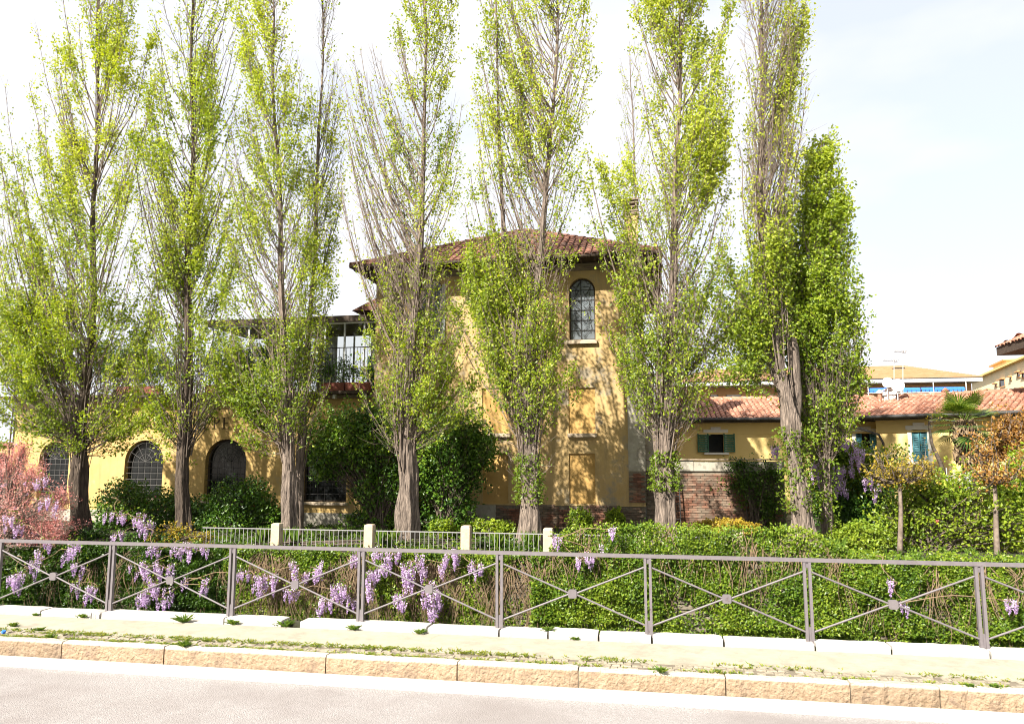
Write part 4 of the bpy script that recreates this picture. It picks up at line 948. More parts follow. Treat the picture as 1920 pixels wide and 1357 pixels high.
NL = 0
def T_(*a, **k):
    global NL
    o, n = tree(*a, **k); NL += n; return o
gp = 'poplars standing in a row behind the canal wall'
T_('poplar_tree', 'broad leafy poplar at the left end with long arching branches reaching the picture edge', TY,
   [(147, 1008, .29), (148, 900, .26), (152, 850, .21), (163, 700, .17), (174, 550, .14), (180, 300, .11), (185, 0, .07), (188, -200, .03)],
   [([(-200, 150, 250, .9), (0, 122, 275, 1), (100, 118, 290, 1), (250, 110, 300, 1), (400, 100, 300, .95), (650, 30, 290, .9), (760, 40, 285, .9), (850, 60, 240, .6)], 190),
    ([(60, 60, 130, .8), (200, -10, 130, .9), (400, -30, 130, .8), (600, -30, 140, .9), (830, -20, 140, 1.0)], 90),
    ([(560, -20, 290, 1.5), (700, -10, 290, 1.8), (800, 10, 280, 1.7), (850, 20, 250, 1.2)], 95, .35)], 1, group=gp, tint1=.9, hug=1.15, barkm='bark_d')
T_('poplar_tree', 'leafy poplar with a dark leaning trunk rising in front of the painted letters', TY,
   [(345, 1010, .24), (343, 900, .2), (349, 800, .18), (352, 650, .16), (356, 450, .13), (360, 250, .1), (362, 0, .07), (364, -200, .03)],
   [([(-200, 310, 415, .9), (0, 298, 440, 1), (100, 280, 445, 1), (300, 258, 440, .9), (450, 268, 440, .85), (600, 262, 440, .9), (720, 232, 440, .95), (770, 250, 385, .7), (880, 300, 385, .3)], 200),
    ([(330, 250, 450, .9), (500, 245, 460, 1.2), (700, 235, 450, 1.4), (760, 240, 385, 1.2), (830, 260, 380, .6)], 60, .35)], 2, group=gp, barkm='bark_d', twigm='twig_d')
T_('poplar_tree', 'poplar with split pale trunk base just right of the third arched window', TY,
   [(543, 1030, .24), (543, 900, .21), (540, 800, .18), (532, 600, .14), (524, 400, .11), (516, 200, .08), (510, 0, .06), (505, -200, .02)],
   [([(-200, 455, 545, 1), (0, 448, 555, 1), (100, 445, 565, .95), (300, 430, 592, .85), (450, 440, 590, .8), (600, 405, 600, .8), (700, 392, 615, .85), (800, 440, 590, .7), (880, 495, 580, .4)], 200),
    ([(250, 420, 600, .7), (450, 415, 610, .8), (620, 385, 620, 1.4), (740, 400, 615, 1.3), (790, 470, 600, .9), (850, 490, 590, .4)], 70, .35)], 3, group=gp, stems=16)
T_('poplar_tree', 'slender almost bare poplar with blue grey twigs behind the third leafy one', TY+1.1,
   [(560, 1000, .16), (563, 850, .13), (575, 700, .11), (588, 500, .095), (597, 300, .075), (604, 100, .05), (608, -200, .02)],
   [([(-200, 590, 632, .1), (0, 580, 640, .12), (150, 576, 645, .15), (300, 570, 640, .3), (420, 570, 632, .5), (560, 560, 620, .6), (700, 555, 615, .6)], 110)], 4, group=gp, twigm='twig_d', twigdens=1.5, stems=6)
T_('poplar_tree', 'poplar with wide grey trunk base before the dark laurel, half bare on its left', TY,
   [(765, 1008, .33), (765, 900, .28), (762, 840, .26), (768, 700, .17), (785, 500, .14), (795, 300, .11), (797, 100, .08), (797, -200, .03)],
   [([(-200, 745, 850, 1), (0, 737, 860, 1.1), (100, 740, 857, 1.0), (200, 735, 860, .6), (330, 740, 860, .45), (430, 700, 850, .6), (520, 690, 850, .6), (650, 690, 860, .6), (760, 690, 880, .5), (850, 700, 850, .4)], 190),
    ([(90, 660, 745, .10), (200, 640, 745, .12), (350, 632, 745, .12), (440, 670, 740, .2)], 55),
    ([(430, 690, 860, .6), (560, 690, 870, .8), (700, 680, 910, .8), (800, 690, 900, .7)], 60, .4)], 5, group=gp, stems=34)
T_('poplar_tree', 'tallest forked poplar in the middle before the blind panels of the tower', TY,
   [(995, 1035, .30), (992, 900, .27), (990, 800, .22), (992, 650, .18), (1015, 450, .13), (1035, 250, .1), (1045, 50, .07), (1050, -200, .03)],
   [([(-200, 985, 1100, .8), (0, 980, 1102, .8), (100, 985, 1110, .6), (200, 985, 1110, .5), (300, 980, 1090, .45), (400, 960, 1075, .5), (600, 930, 1062, .8), (720, 920, 1060, .6), (830, 940, 1050, .3), (900, 955, 1030, .3)], 180),
    ([(450, 850, 1060, 1), (600, 850, 1050, .9), (720, 880, 1080, .6), (800, 890, 1050, .4)], 50, .4),
    ([(-200, 890, 980, .9), (0, 893, 985, .9), (150, 885, 980, .5), (300, 885, 985, .6), (420, 868, 985, 1.1), (520, 855, 985, 1.1), (640, 880, 985, .7)], 95)], 6, group=gp, stems=26, extra=[([(990, 800), (962, 640), (945, 450), (935, 250), (930, 0)], (.12, .09, .06, .04, .02))], ivy=[(850, 945, 900, .2)])
T_('poplar_tree', 'densest bright leafed poplar standing before the right corner of the tower', TY,
   [(1246, 1005, .29), (1246, 900, .26), (1246, 850, .23), (1255, 700, .18), (1262, 500, .15), (1270, 300, .11), (1275, 100, .08), (1280, -200, .03)],
   [([(-200, 1200, 1345, 1.1), (0, 1188, 1368, 1.2), (200, 1195, 1365, 1.15), (300, 1200, 1360, 1.0), (400, 1195, 1365, .95), (500, 1185, 1360, .9), (600, 1155, 1345, .7), (700, 1175, 1335, .5), (800, 1195, 1315, .25), (875, 1215, 1290, .2)], 230),
    ([(450, 1150, 1400, .6), (560, 1130, 1400, .7), (660, 1140, 1370, .7), (760, 1185, 1330, .4)], 60, .4),
    ([(280, 1090, 1190, .9), (340, 1092, 1180, 1.0), (410, 1110, 1180, .8)], 14)], 7, group=gp, stems=34, ivy=[(845, 920, 900, .18)])
T_('poplar_tree', 'nearly bare old poplar with thick gnarled leaning trunk and a broken side stump', TY,
   [(1503, 1010, .40), (1501, 940, .27), (1496, 890, .21), (1489, 840, .19), (1487, 800, .25), (1478, 760, .19), (1461, 700, .20), (1451, 620, .25), (1442, 550, .22), (1434, 470, .21), (1428, 380, .17), (1426, 200, .10), (1430, 0, .075), (1432, -200, .03)],
   [([(-200, 1398, 1480, .05), (0, 1395, 1495, .08), (100, 1398, 1515, .14), (200, 1395, 1505, .16), (300, 1390, 1495, .16), (400, 1392, 1485, .3), (500, 1370, 1475, .7), (620, 1370, 1455, .5), (720, 1400, 1470, .3)], 200),
    ([(430, 1350, 1480, .8), (560, 1330, 1450, .9), (680, 1340, 1440, .8), (760, 1380, 1440, .5)], 34, .4),
    ([(0, 1460, 1510, .5), (100, 1465, 1520, .5), (250, 1460, 1500, .5)], 20)], 8, group=gp, twigdens=2.0, stems=22, minz=4.2, hug=1.3,
   extra=[([(1490, 800), (1490, 730), (1487, 660), (1481, 620)], (.11, .16, .15, .13)), ([(1490, 795), (1505, 825), (1503, 842)], (.10, .06, .02))], eoff=.28, ivy=[(800, 960, 900, .3)])
T_('leafy_tree', 'dense bright green tree behind the gnarled bare poplar', TY+1.0,
   [(1552, 990, .15), (1548, 800, .13), (1540, 600, .11), (1538, 400, .09), (1538, 262, .03)],
   [([(252, 1518, 1560, 1.6), (300, 1500, 1572, 1.5), (400, 1480, 1584, 1.4), (500, 1470, 1592, 1.3), (600, 1480, 1608, 1.3), (665, 1490, 1628, 1.2), (720, 1490, 1605, 1.2), (800, 1490, 1580, 1.2), (850, 1510, 1550, .8)], 270),
    ([(400, 1450, 1590, 1.1), (600, 1440, 1620, 1.1), (700, 1450, 1636, 1.0), (780, 1480, 1600, .8)], 90, .5)], 9, leafm='lf_green', size=.068, tint0=.25, tint1=1.0, minz=1.8, stems=4, ivy=[(860, 980, 400, .2)])
T_('distant_tree', 'faint leafless tree top showing far behind the tower chimney', 52.0,
   [(1200, 800, .3), (1195, 500, .2), (1190, 300, .12), (1180, 90, .04)],
   [([(75, 1168, 1200, .05), (200, 1155, 1215, .1), (350, 1160, 1225, .1)], 60)], 10, twigdens=.9, stems=0, size=.1, minz=9)

# ------------------------------------------------------------------ shrubs and ground plants
def shrub(name, label, Y, blobs, seed, leafm, size, n, base=None, stems=10, cat='shrub', twigm='twig_d', flower=None, group=None, tint=(.1, .8), shell=.5, face=(-.4, -.7, .5), depth=.8, lump=.38, part='foliage'):
    """blobs: (x, y, half width px, half height px)"""
    r = np.random.RandomState(seed); C = [P(x, y, Y) for x, y, _, _ in blobs]; A = [(a/F*Y, b/F*Y) for _, _, a, b in blobs]
    bx = base if base is not None else C[0][0]; o = thing(name, label, cat, (bx, Y, 0), group)
    wt = np.array([a*b for a, b in A]); wt = wt/wt.sum(); pts = []; gs = G(); gl = G()
    for c, (a, b), wgt in zip(C, A, wt):
        k = int(n*wgt); d = unit(r.normal(size=(k, 3))); rad = 1-shell*r.rand(k)**1.6; rad *= 1+lump*sn(d*3+c, 2.2, seed)+.07*r.normal(size=k)
        p = c+d*rad[:, None]*np.array((a, min(a, b)*depth if a < b*2 else b*depth, b)); pts.append(p)
        m = max(3, int(stems*wgt*len(wt))); sel = p[r.randint(0, k, m)]; st = np.array((bx, Y, 0))+r.normal(size=(m, 3))*np.array((.12, .1, 0)); q = np.linspace(0, 1, 7)[None, :, None]
        ctl = st+(sel-st)*np.array((.35, .35, .7)); B = st[:, None]*(1-q)**2+2*q*(1-q)*ctl[:, None]+sel[:, None]*q**2
        many_tubes(gs, B, np.linspace(.020, .005, 7)[None]*r.uniform(.7, 1.4, (m, 1)), 5)
        m2 = m*8; e = p[r.randint(0, k, m2)]; s2 = B[r.randint(0, m, m2), r.randint(3, 7, m2)]; e = s2+(e-s2)*np.minimum(1, .5/np.linalg.norm(e-s2, axis=1))[:, None]
        qq = np.linspace(0, 1, 3)[None, :, None]; many_tubes(gs, s2[:, None]*(1-qq)+e[:, None]*qq, np.linspace(.006, .002, 3)[None], 3)
    p = np.concatenate(pts); p = p[p[:, 2] > .01]; t = np.clip(r.normal(.5, .22, len(p))+.2*sn(p, 2.2, seed+3), 0, 1)*(tint[1]-tint[0])+tint[0]
    leaf_quads(gl, p, size, t, r, face=face); gs.build('stems', M[twigm], o, True); gl.build(part, M[leafm], o)
    if flower:
        fm, fn, fs, ff = flower; gf_ = G(); fp = p[r.randint(0, len(p), fn)]+np.array((0, -.05, 0)); fp = np.repeat(fp, 9, 0)+r.normal(size=(fn*9, 3))*.022
        leaf_quads(gf_, fp, fs, r.rand(len(fp)), r, face=face, el=.9); gf_.build('blossom', M[fm], o)
    return o
shrub('tamarisk', 'feathery coral pink blossoming tamarisk spilling over the canal wall at the far left', WY-.1,
      [(30, 960, 60, 55), (90, 1000, 55, 50), (25, 1040, 60, 45), (110, 940, 30, 35), (15, 880, 28, 45), (60, 895, 34, 42), (80, 1065, 38, 34), (20, 1075, 35, 30), (40, 850, 22, 30)], 31, 'lf_pink', .030, 30000, base=PX(50, 1000, WY+.5), stems=44, shell=.8, lump=.6, tint=(.0, 1.0), twigm='twig', flower=('lf_lilac', 60, .035, 0))
shrub('camellia', 'dark glossy shrub with a few red flowers under the second arched window', 21.6, [(235, 950, 62, 52), (305, 960, 55, 45), (215, 990, 55, 25), (345, 965, 42, 38)], 32, 'lf_dark', .075, 11000, stems=22, flower=('lf_red', 16, .05, 0), tint=(.0, .8))
shrub('camellia', 'rounded dark green shrub under the third arched window', 21.4, [(450, 950, 75, 48), (405, 975, 40, 30), (500, 975, 35, 28)], 33, 'lf_dark', .075, 11000, stems=22, flower=('lf_red', 8, .05, 0), tint=(.05, .85))
shrub('laurel_tree', 'broad dark laurel spreading over the fourth arched window', 22.0, [(640, 825, 75, 60), (700, 850, 70, 55), (620, 870, 45, 35), (705, 790, 45, 35), (700, 920, 40, 40), (765, 840, 60, 60), (745, 900, 45, 45), (700, 975, 60, 22)], 34, 'lf_dark', .085, 21000, stems=34, base=PX(712, 980, 22), tint=(.1, 1.0), lump=.5)
shrub('laurel_tree', 'dark laurel reaching right of the wide poplar trunk before the tower', 22.2, [(850, 820, 60, 60), (860, 880, 50, 50), (810, 900, 40, 50), (900, 840, 35, 40), (850, 940, 40, 25), (840, 980, 55, 22)], 35, 'lf_dark', .085, 14500, stems=26, base=PX(835, 980, 22.2), tint=(.0, .85))
shrub('ivy_bush', 'dense dark ivy bush in the corner between wing and tower', 23.2, [(712, 930, 25, 60), (730, 960, 45, 40), (800, 965, 45, 35)], 36, 'lf_ivy', .07, 5000, tint=(0, .35))
for i, (x, y, a, b, lab) in enumerate(((830, 990, 25, 16, 'small bright bush behind the picket fence left of the third stone post'), (920, 988, 48, 14, 'low spreading bush behind the picket fence right of the third stone post'),
        (1087, 972, 22, 18, 'small rounded bush against the tower brick base below the lowest blind panel'), (1153, 970, 16, 15, 'smallest rounded bush against the brick base near the tower corner'))):
    shrub('small_bush', lab, 20.8 if i < 2 else 22.6, [(x, y, a, b), (x+a*.4, y+8, a*.6, b)], 40+i, 'lf_green', .07, 1700, tint=(.05, .8), group='small bushes growing in front of the tower base')
shrub('golden_shrub', 'low golden yellow clipped shrub at the top of the ivy hedge', 20.5, [(1360, 985, 50, 13), (1335, 990, 25, 12), (1390, 990, 25, 10)], 46, 'lf_yel', .05, 4200, tint=(.1, 1))
shrub('wall_creeper', 'dark climbing ivy hanging over the right part of the brick wall', HY, [(1400, 905, 38, 35), (1440, 890, 30, 25), (1385, 870, 25, 10), (1440, 950, 30, 35)], 47, 'lf_ivy', .06, 4200, shell=1, lump=.8, base=PX(1420, 980, HY-.1), tint=(0, .6), depth=.35)
shrub('added_shade_shrub', 'dark leaved shrub added as shade in the hollow below the wisteria arbour', 21.6, [(1590, 960, 62, 42), (1640, 950, 50, 50), (1550, 930, 35, 50)], 57, 'lf_dark', .07, 11000, tint=(0, .45), shell=.9, lump=.5)  # added leaf mass, tinted dark to stand for shade under the arbour
for i_, (lab_, bl_, mt_, n_, tn_) in enumerate((('low dark undergrowth at the foot of the two left poplars', [(170, 1005, 50, 18), (250, 1012, 60, 16), (110, 1005, 50, 20), (325, 1010, 40, 16)], 'lf_dark', 6500, (0, .6)),
        ('yellow green trailing bush where the picket fence begins', [(330, 1000, 35, 22), (375, 1010, 35, 18), (300, 1015, 30, 14)], 'lf_yel', 1800, (0, .8)),
        ('low leafy undergrowth along the inside of the picket fence', [(450, 1018, 70, 12), (600, 1022, 90, 9), (760, 1020, 90, 10), (930, 1022, 80, 9)], 'lf_ivy', 5200, (0, .6)))):
    shrub('undergrowth', lab_, 18.3, bl_, 120+i_, mt_, .055, n_, tint=tn_, shell=.9, lump=.6, stems=16)
shrub('yellow_bush', 'olive yellow leafy bush between gnarled trunk and right hand shrubs', 19.6, [(1610, 1010, 48, 30), (1590, 1030, 40, 20)], 48, 'lf_ivy', .06, 5000, tint=(.45, 1.0))
shrub('photinia_shrub', 'wide bright green shrub mass below the palm with rosy bud tips', 20.4, [(1740, 960, 75, 50), (1800, 930, 70, 50), (1730, 915, 45, 30), (1850, 980, 60, 45), (1690, 985, 45, 35), (1770, 1010, 90, 30), (1900, 990, 50, 50)], 49, 'lf_green', .065, 19000, stems=50, shell=.95, lump=.7, tint=(.1, .9), flower=('lf_red', 16, .05, 0))
shrub('evergreen_bush', 'darker bush at the right edge behind the slender pale trunk', 21.5, [(1905, 930, 35, 50), (1930, 900, 40, 60)], 50, 'lf_green', .08, 6500, tint=(.1, .8))
shrub('dark_arbour', 'shaded leafy arbour carrying lilac wisteria right of the gnarled trunk', 21.8, [(1600, 870, 75, 35), (1560, 850, 45, 25), (1650, 890, 50, 30), (1590, 905, 60, 22)], 51, 'lf_green', .07, 15000, stems=36, shell=.9, lump=.5, tint=(.0, .8), base=PX(1600, 990, 21.8))
shrub('terrace_plant', 'dark potted shrub on the terrace behind the leftmost poplar', HY+.8, [(225, 685, 45, 40), (280, 685, 45, 38), (190, 670, 25, 30), (330, 700, 35, 22)], 52, 'lf_dark', .06, 9000, tint=(0, .6))
shrub('terrace_plant', 'dark shrub on the terrace at the veranda left end', HY+.6, [(430, 685, 55, 38), (485, 675, 35, 32), (530, 690, 40, 28)], 53, 'lf_dark', .06, 8500, tint=(0, .6))
shrub('terrace_plant', 'potted climber in front of the veranda glass near the tower', HY+.5, [(640, 695, 40, 25), (600, 690, 25, 30), (690, 700, 25, 14)], 54, 'lf_dark', .06, 2300, tint=(0, .7))
shrub('red_geranium', 'small bright red flowering plant at the left end of the terrace', HY+.3, [(38, 675, 8, 10)], 55, 'lf_red', .07, 220, cat='potted plant', tint=(0, .6))
shrub('terrace_plant', 'leafy shrub at the left end of the terrace above the first arched window', HY+.6, [(90, 690, 50, 28), (130, 700, 40, 20)], 56, 'lf_dark', .06, 3500, tint=(0, .7))
# small grafted trees with pale trunks
def standard_tree(name, label, Y, trunk, blobs, seed, leafm, n, size=.06, tint=(0, 1), limbs=9, shell=.9, twigm='twig'):
    r = np.random.RandomState(seed); T = np.array([P(x, y, Y) for x, y, _ in trunk]); o = thing(name, label, 'tree', (T[0][0], Y, 0)); T[0][2] = 0
    k = np.linspace(0, 1, 20); kk = np.linspace(0, 1, len(T)); g = G(); pts = np.stack([np.interp(k, kk, T[:, c]) for c in range(3)], 1); g.tube(pts, np.interp(k, kk, [t[2] for t in trunk]), 10, ridge(seed, .15)); g.build('trunk', M[twigm], o, True)
    gs, gl = G(), G(); top = T[-1]
    for x, y, a, b in blobs:
        c = P(x, y, Y); a, b = a/F*Y, b/F*Y; m = limbs; d = unit(r.normal(size=(m, 3))); e = c+d*np.array((a, a*.7, b))*.9; q = np.linspace(0, 1, 8)[None, :, None]; st = np.repeat(top[None], m, 0)
        ctl = st+(e-st)*np.array((.7, .7, .15))+r.normal(size=(m, 3))*.06; B = st[:, None]*(1-q)**2+2*q*(1-q)*ctl[:, None]+e[:, None]*q**2+np.sin(q*12)*.012; many_tubes(gs, B, np.linspace(.028, .007, 8)[None], 6)
        m2 = m*12; s = B[r.randint(0, m, m2), r.randint(3, 8, m2)]; e2 = s+unit(r.normal(size=(m2, 3))+np.array((0, 0, .3)))*r.uniform(.12, .4, (m2, 1)); qq = np.linspace(0, 1, 3)[None, :, None]; many_tubes(gs, s[:, None]*(1-qq)+e2[:, None]*qq, np.linspace(.006, .002, 3)[None], 3)
        per = max(1, int(n/len(blobs)/m2)); ow = np.repeat(np.arange(m2), per); p = s[ow]+(e2[ow]-s[ow])*r.uniform(.2, 1.15, (len(ow), 1))+r.normal(size=(len(ow), 3))*.05; leaf_quads(gl, p, size, r.rand(len(p))*(tint[1]-tint[0])+tint[0], r, face=(-.3, -.6, .6))
    gs.build('branches', M[twigm], o, True); gl.build('crown', M[leafm], o); return o
standard_tree('ornamental_tree', 'small slender pale trunk tree with golden orange spring leaves', 19.6, [(1687, 1035, .065), (1689, 960, .05), (1687, 905, .04)], [(1690, 855, 55, 20), (1655, 880, 28, 18), (1722, 880, 26, 14), (1700, 880, 40, 14)], 61, 'lf_yel', 1500, tint=(.1, .75))
standard_tree('ornamental_tree', 'small pale trunk tree with bronze leaves at the right edge', 19.8, [(1866, 990, .065), (1866, 940, .05), (1865, 908, .045)], [(1880, 870, 50, 28), (1850, 850, 40, 28)], 62, 'lf_orange', 1100, tint=(.3, 1))
standard_tree('bronze_maple', 'spreading bronze leaved maple in front of the cream house beside the palm', 25.0, [(1852, 985, .12), (1850, 900, .1), (1845, 850, .08)], [(1900, 780, 36, 18), (1915, 805, 38, 28), (1862, 845, 28, 26), (1895, 840, 40, 32)], 63, 'lf_orange', 3400, size=.085, tint=(0, .9), limbs=14)
standard_tree('bare_shrub_tree', 'thin dark curved leafless trunk forking before the cream house', 25.5, [(1790, 900, .08), (1765, 870, .07), (1748, 835, .05), (1743, 805, .04), (1742, 790, .03)], [(1752, 778, 16, 14)], 64, 'lf_yel', 20, limbs=4, twigm='twig_d')
# palm
pc = P(1808, 790, 24.0); pm = thing('palm_tree', 'shaggy fan palm with spiky green fronds rising before the cream house roof', 'palm', (pc[0], 24.0, 0))
g = G(); kz = np.linspace(0, pc[2]-.1, 30); g.tube([(pc[0]+.02*math.sin(z), 24.0, z) for z in kz], .17+.05*np.clip((kz-2)/2, 0, 1)+.02*np.sin(kz*22), 14, ridge(9, .25)); g.build('trunk', M['bark_d'], pm, True)
r = np.random.RandomState(8)
for k in range(34):
    az = r.rand()*6.28; el = r.uniform(-.9, 1.1); d = np.array((math.cos(az)*math.cos(el), math.sin(az)*math.cos(el), math.sin(el))); Ls = r.uniform(.35, .55)
    h = pc+d*Ls*1.15+(0, 0, -.08 if el < 0 else 0); g = G(); g.tube([pc, (pc+h)/2+(0, 0, .04), h], [.014, .01, .008], 4)
    side = unit(np.cross(d, (0, 0, 1.))+1e-6); u2 = np.cross(side, d)
    for j in range(17):
        a = (j-8)/8*1.45; dd = unit(d*math.cos(a)+side*math.sin(a)+u2*.12); L2 = .62*(1-.12*abs(a)); tip = h+dd*L2+np.array((0, 0, -.10)); mid = h+dd*L2*.5; wv = np.cross(dd, u2)*.022
        g.add([h, mid+wv, tip, mid-wv], [(0, 1, 2, 3)], float(np.clip(r.rand()*.5+(.3 if el > 0 else .0), 0, 1)))
    g.build('frond', M['lf_palm'], pm)
g = G()   # skirt of dead fronds
n = 700; z = r.uniform(-1.1, -.1, n); a = r.rand(n)*6.28; rr = .12+.16*r.rand(n); p = pc+np.stack([np.cos(a)*rr, np.sin(a)*rr, z], 1); leaf_quads(g, p, .22, r.rand(n)*.3, r, up=3, el=1.9); g.build('frond_skirt', M['vine'], pm)
# iron fence at the far right
fx = [PX(x, 900, 21.0) for x in (1776, 1818)]; zf = PH(1800, 888, 21); ff = thing('iron_gate_fence', 'short run of tall grey iron railing among the right hand shrubs', 'fence', (sum(fx)/2, 21.0, 0))
for k in range(7): x = fx[0]+(fx[1]-fx[0])*k/6; g = G(); g.tube([(x, 21, 0), (x, 21, zf+.15-.10*k/6)], .014 if k < 6 else .05, 6); g.build('bar', M['iron_l'], ff)
for z in (zf-.05, .4): g = G(); g.beam((fx[0], 21.02, z), (fx[1], 21.02, z-.05), .02, .04); g.build('rail', M['iron_l'], ff)

# ------------------------------------------------------------------ ivy hedge over the fence and canal wall (right), creeper and wisteria (left)
def hedge_top(X):      # height of the growth along the wall
    px_ = [-14, PX(1025, 1010, WY), PX(1045, 1000, WY), PX(1075, 988, WY), PX(1500, 992, WY), PX(1540, 1005, WY), PX(1600, 1010, WY), PX(1700, 1030, WY), 16]
    top = [.02, .05, .45, PH(1075, 984, WY), PH(1400, 990, WY), PH(1540, 1006, WY), .28, .2, .25]
    return np.interp(X, px_, top)
def creeper(name, label, x0, x1, zb_, n, seed, leafm, tint, cover, thick=.45, size=.05, vines=500, cat='climbing plant', hole=None):
    r = np.random.RandomState(seed); o = thing(name, label, cat, ((x0+x1)/2, WY, 0)); gl, gv = G(), G()
    X = r.uniform(x0, x1, n*2); top = hedge_top(X)+.06*sn(np.stack([X, 0*X, 0*X], 1), 4, seed); Z = zb_+(top-zb_)*r.rand(n*2)**.85
    q = np.stack([X, 0*X, Z], 1); cl = sn(q*np.array((1, 1, .8)), 2.6, seed); cl2 = sn(q, 7, seed+1); prob = np.clip(cover+.55*cl+.25*cl2, 0, 1)
    ok = r.rand(n*2) < prob; X, Z, cl, top, cl2 = X[ok][:n], Z[ok][:n], cl[ok][:n], top[ok][:n], cl2[ok][:n]
    lift = thick*(.45+.35*cl+.15*cl2)*np.clip(1-.45*(Z < zb_+.4), .3, 1); over = r.rand(len(X)) < .25
    Yv = WY-.05-np.clip(lift, .02, None)*(1-.5*r.rand(len(X))**2); Yv = np.where(over & (Z > top-.25), WY+r.uniform(-.4, .65, len(X)), Yv); Z = np.where(over & (Z > top-.25), top+r.uniform(-.08, .06, len(X)), Z)
    p = np.stack([X, Yv, Z], 1)+r.normal(size=(len(X), 3))*.02; t = np.clip(r.normal(.5, .2, len(p))+.2*sn(p, 2.2, seed+4), 0, 1)*(tint[1]-tint[0])+tint[0]
    leaf_quads(gl, p, size, t, r, face=(-.4, -.8, .5)); 
    m = vines; X = r.uniform(x0, x1, m); top = hedge_top(X); z0 = top-r.rand(m)*.5; ln = r.uniform(.4, 1.6, m); k = np.linspace(0, 1, 7)[None]; B = np.stack([X[:, None]+.10*np.sin(k*5+X[:, None]*7)+k*r.normal(size=(m, 1))*.18, WY-.08-thick*.5*np.sin(k*2+.4)*r.uniform(.5, 1.1, (m, 1)), z0[:, None]-ln[:, None]*k], -1)
    many_tubes(gv, B, np.linspace(.007, .003, 7)[None]*r.uniform(.6, 1.6, (m, 1)), 4); gv.build('stems', M['vine'], o, True); gl.build('foliage', M[leafm], o); return o
xm = PX(1000, 1060, WY)
creeper('ivy_hedge', 'bright green ivy hedge covering the canal wall and fence on the right', xm, 13.5, -1.75, 105000, 71, 'lf_ivy', (.15, 1.0), .92, .55, .050, 600)
creeper('wall_creeper', 'thin yellowing creeper hanging over the canal wall left of the ivy hedge', PX(430, 1060, WY), xm+.3, -1.6, 30000, 72, 'lf_ivy', (.1, .95), .6, .38, .055, 900)
creeper('wall_ivy', 'ivy on the canal wall under the pink blossom, leaves tinted dark as shade', -20, PX(430, 1060, WY)+.2, -1.75, 60000, 73, 'lf_ivy', (0, .35), 1.1, .4, .06, 350)  # leaf tint kept dark to paint in the tamarisk's shadow
# wisteria racemes
def raceme_mesh(seed):
    r = np.random.RandomState(seed); n = 54; k = r.rand(n); rad = .05*(1-k)**.7+.008; a = r.rand(n)*6.28; p = np.stack([np.cos(a)*rad, np.sin(a)*rad, -k*.27], 1); g = G(); g.tube([(0, 0, .04), (0, 0, -.3)], .003, 3, tint=.1)
    leaf_quads(g, p, .036, np.clip(.25+.6*(1-k)*r.uniform(.6, 1.2, n), 0, 1), r, el=1.0, face=(0, -.6, .4)); o = g.build('raceme', M['lf_lilac']); me = o.data; bpy.data.objects.remove(o); return me
RM = [raceme_mesh(s) for s in range(5)]
def wisteria(label, Y, clusters, seed, leaves=0, base=None):
    r = np.random.RandomState(seed); cs = [P(x, y, Y) for x, y, _, _, _ in clusters]; bx = base if base is not None else cs[0][0]
    o = thing('wisteria', label, 'wisteria', (bx, Y, 0)); gs, gl = G(), G(); prev = None
    for c, (x, y, hw, hh, n) in zip(cs, clusters):
        q = np.linspace(0, 1, 9)
        st = prev if prev is not None and np.linalg.norm(prev-c) < 2.2 else c+np.array((r.uniform(-.8, .8), .1, .5))
        B = st+(c-st)*q[:, None]+np.stack([.08*np.sin(q*7), .05*np.sin(q*5), .12*np.sin(q*math.pi)], 1)+(0, .03, .05); gs.tube(B, np.linspace(.012, .008, 9), 5); prev = c
        for i in range(n):
            px_, py_ = x+r.uniform(-hw, hw), y+r.uniform(-hh, hh)-8; p = P(px_, py_, Y)+np.array((0, r.uniform(-.22, .12), 0)); s = r.uniform(.65, 1.15)
            piece(RM[r.randint(5)], 'flower_raceme', o, p, (s*r.uniform(.9, 1.3), s*1.1, s), (r.uniform(-.15, .15), r.uniform(-.15, .15), r.rand()*6.28))
            m = 5; lp = p+r.normal(size=(m, 3))*.08+(0, .03, .06); leaf_quads(gl, lp, .05, r.rand(m)*.6+.3, r)
            gs.tube([p+(0, 0, .03), (p+c)/2+(0, .05, .08), c+(0, .05, 0)], [.003, .005, .006], 4)
    gs.build('stems', M['vine'], o, True); gl.build('foliage', M['lf_ivy'], o); return o
wisteria('lilac wisteria in flower trailing among the pink blossom at the left', WY-.65, [(35, 1085, 12, 22, 12), (55, 1070, 10, 12, 4), (95, 950, 20, 10, 5), (75, 905, 12, 10, 4), (25, 985, 14, 16, 7), (100, 1025, 20, 12, 4), (75, 1055, 10, 8, 4), (140, 1035, 14, 14, 9), (152, 1070, 6, 12, 5), (178, 1110, 14, 10, 7), (150, 1100, 10, 8, 3)], 81)
wisteria('lilac wisteria arching up beneath the dark camellia bush', 17.9, [(222, 972, 22, 5, 9), (255, 975, 15, 7, 7), (275, 995, 8, 14, 9), (228, 1006, 8, 5, 4)], 82)
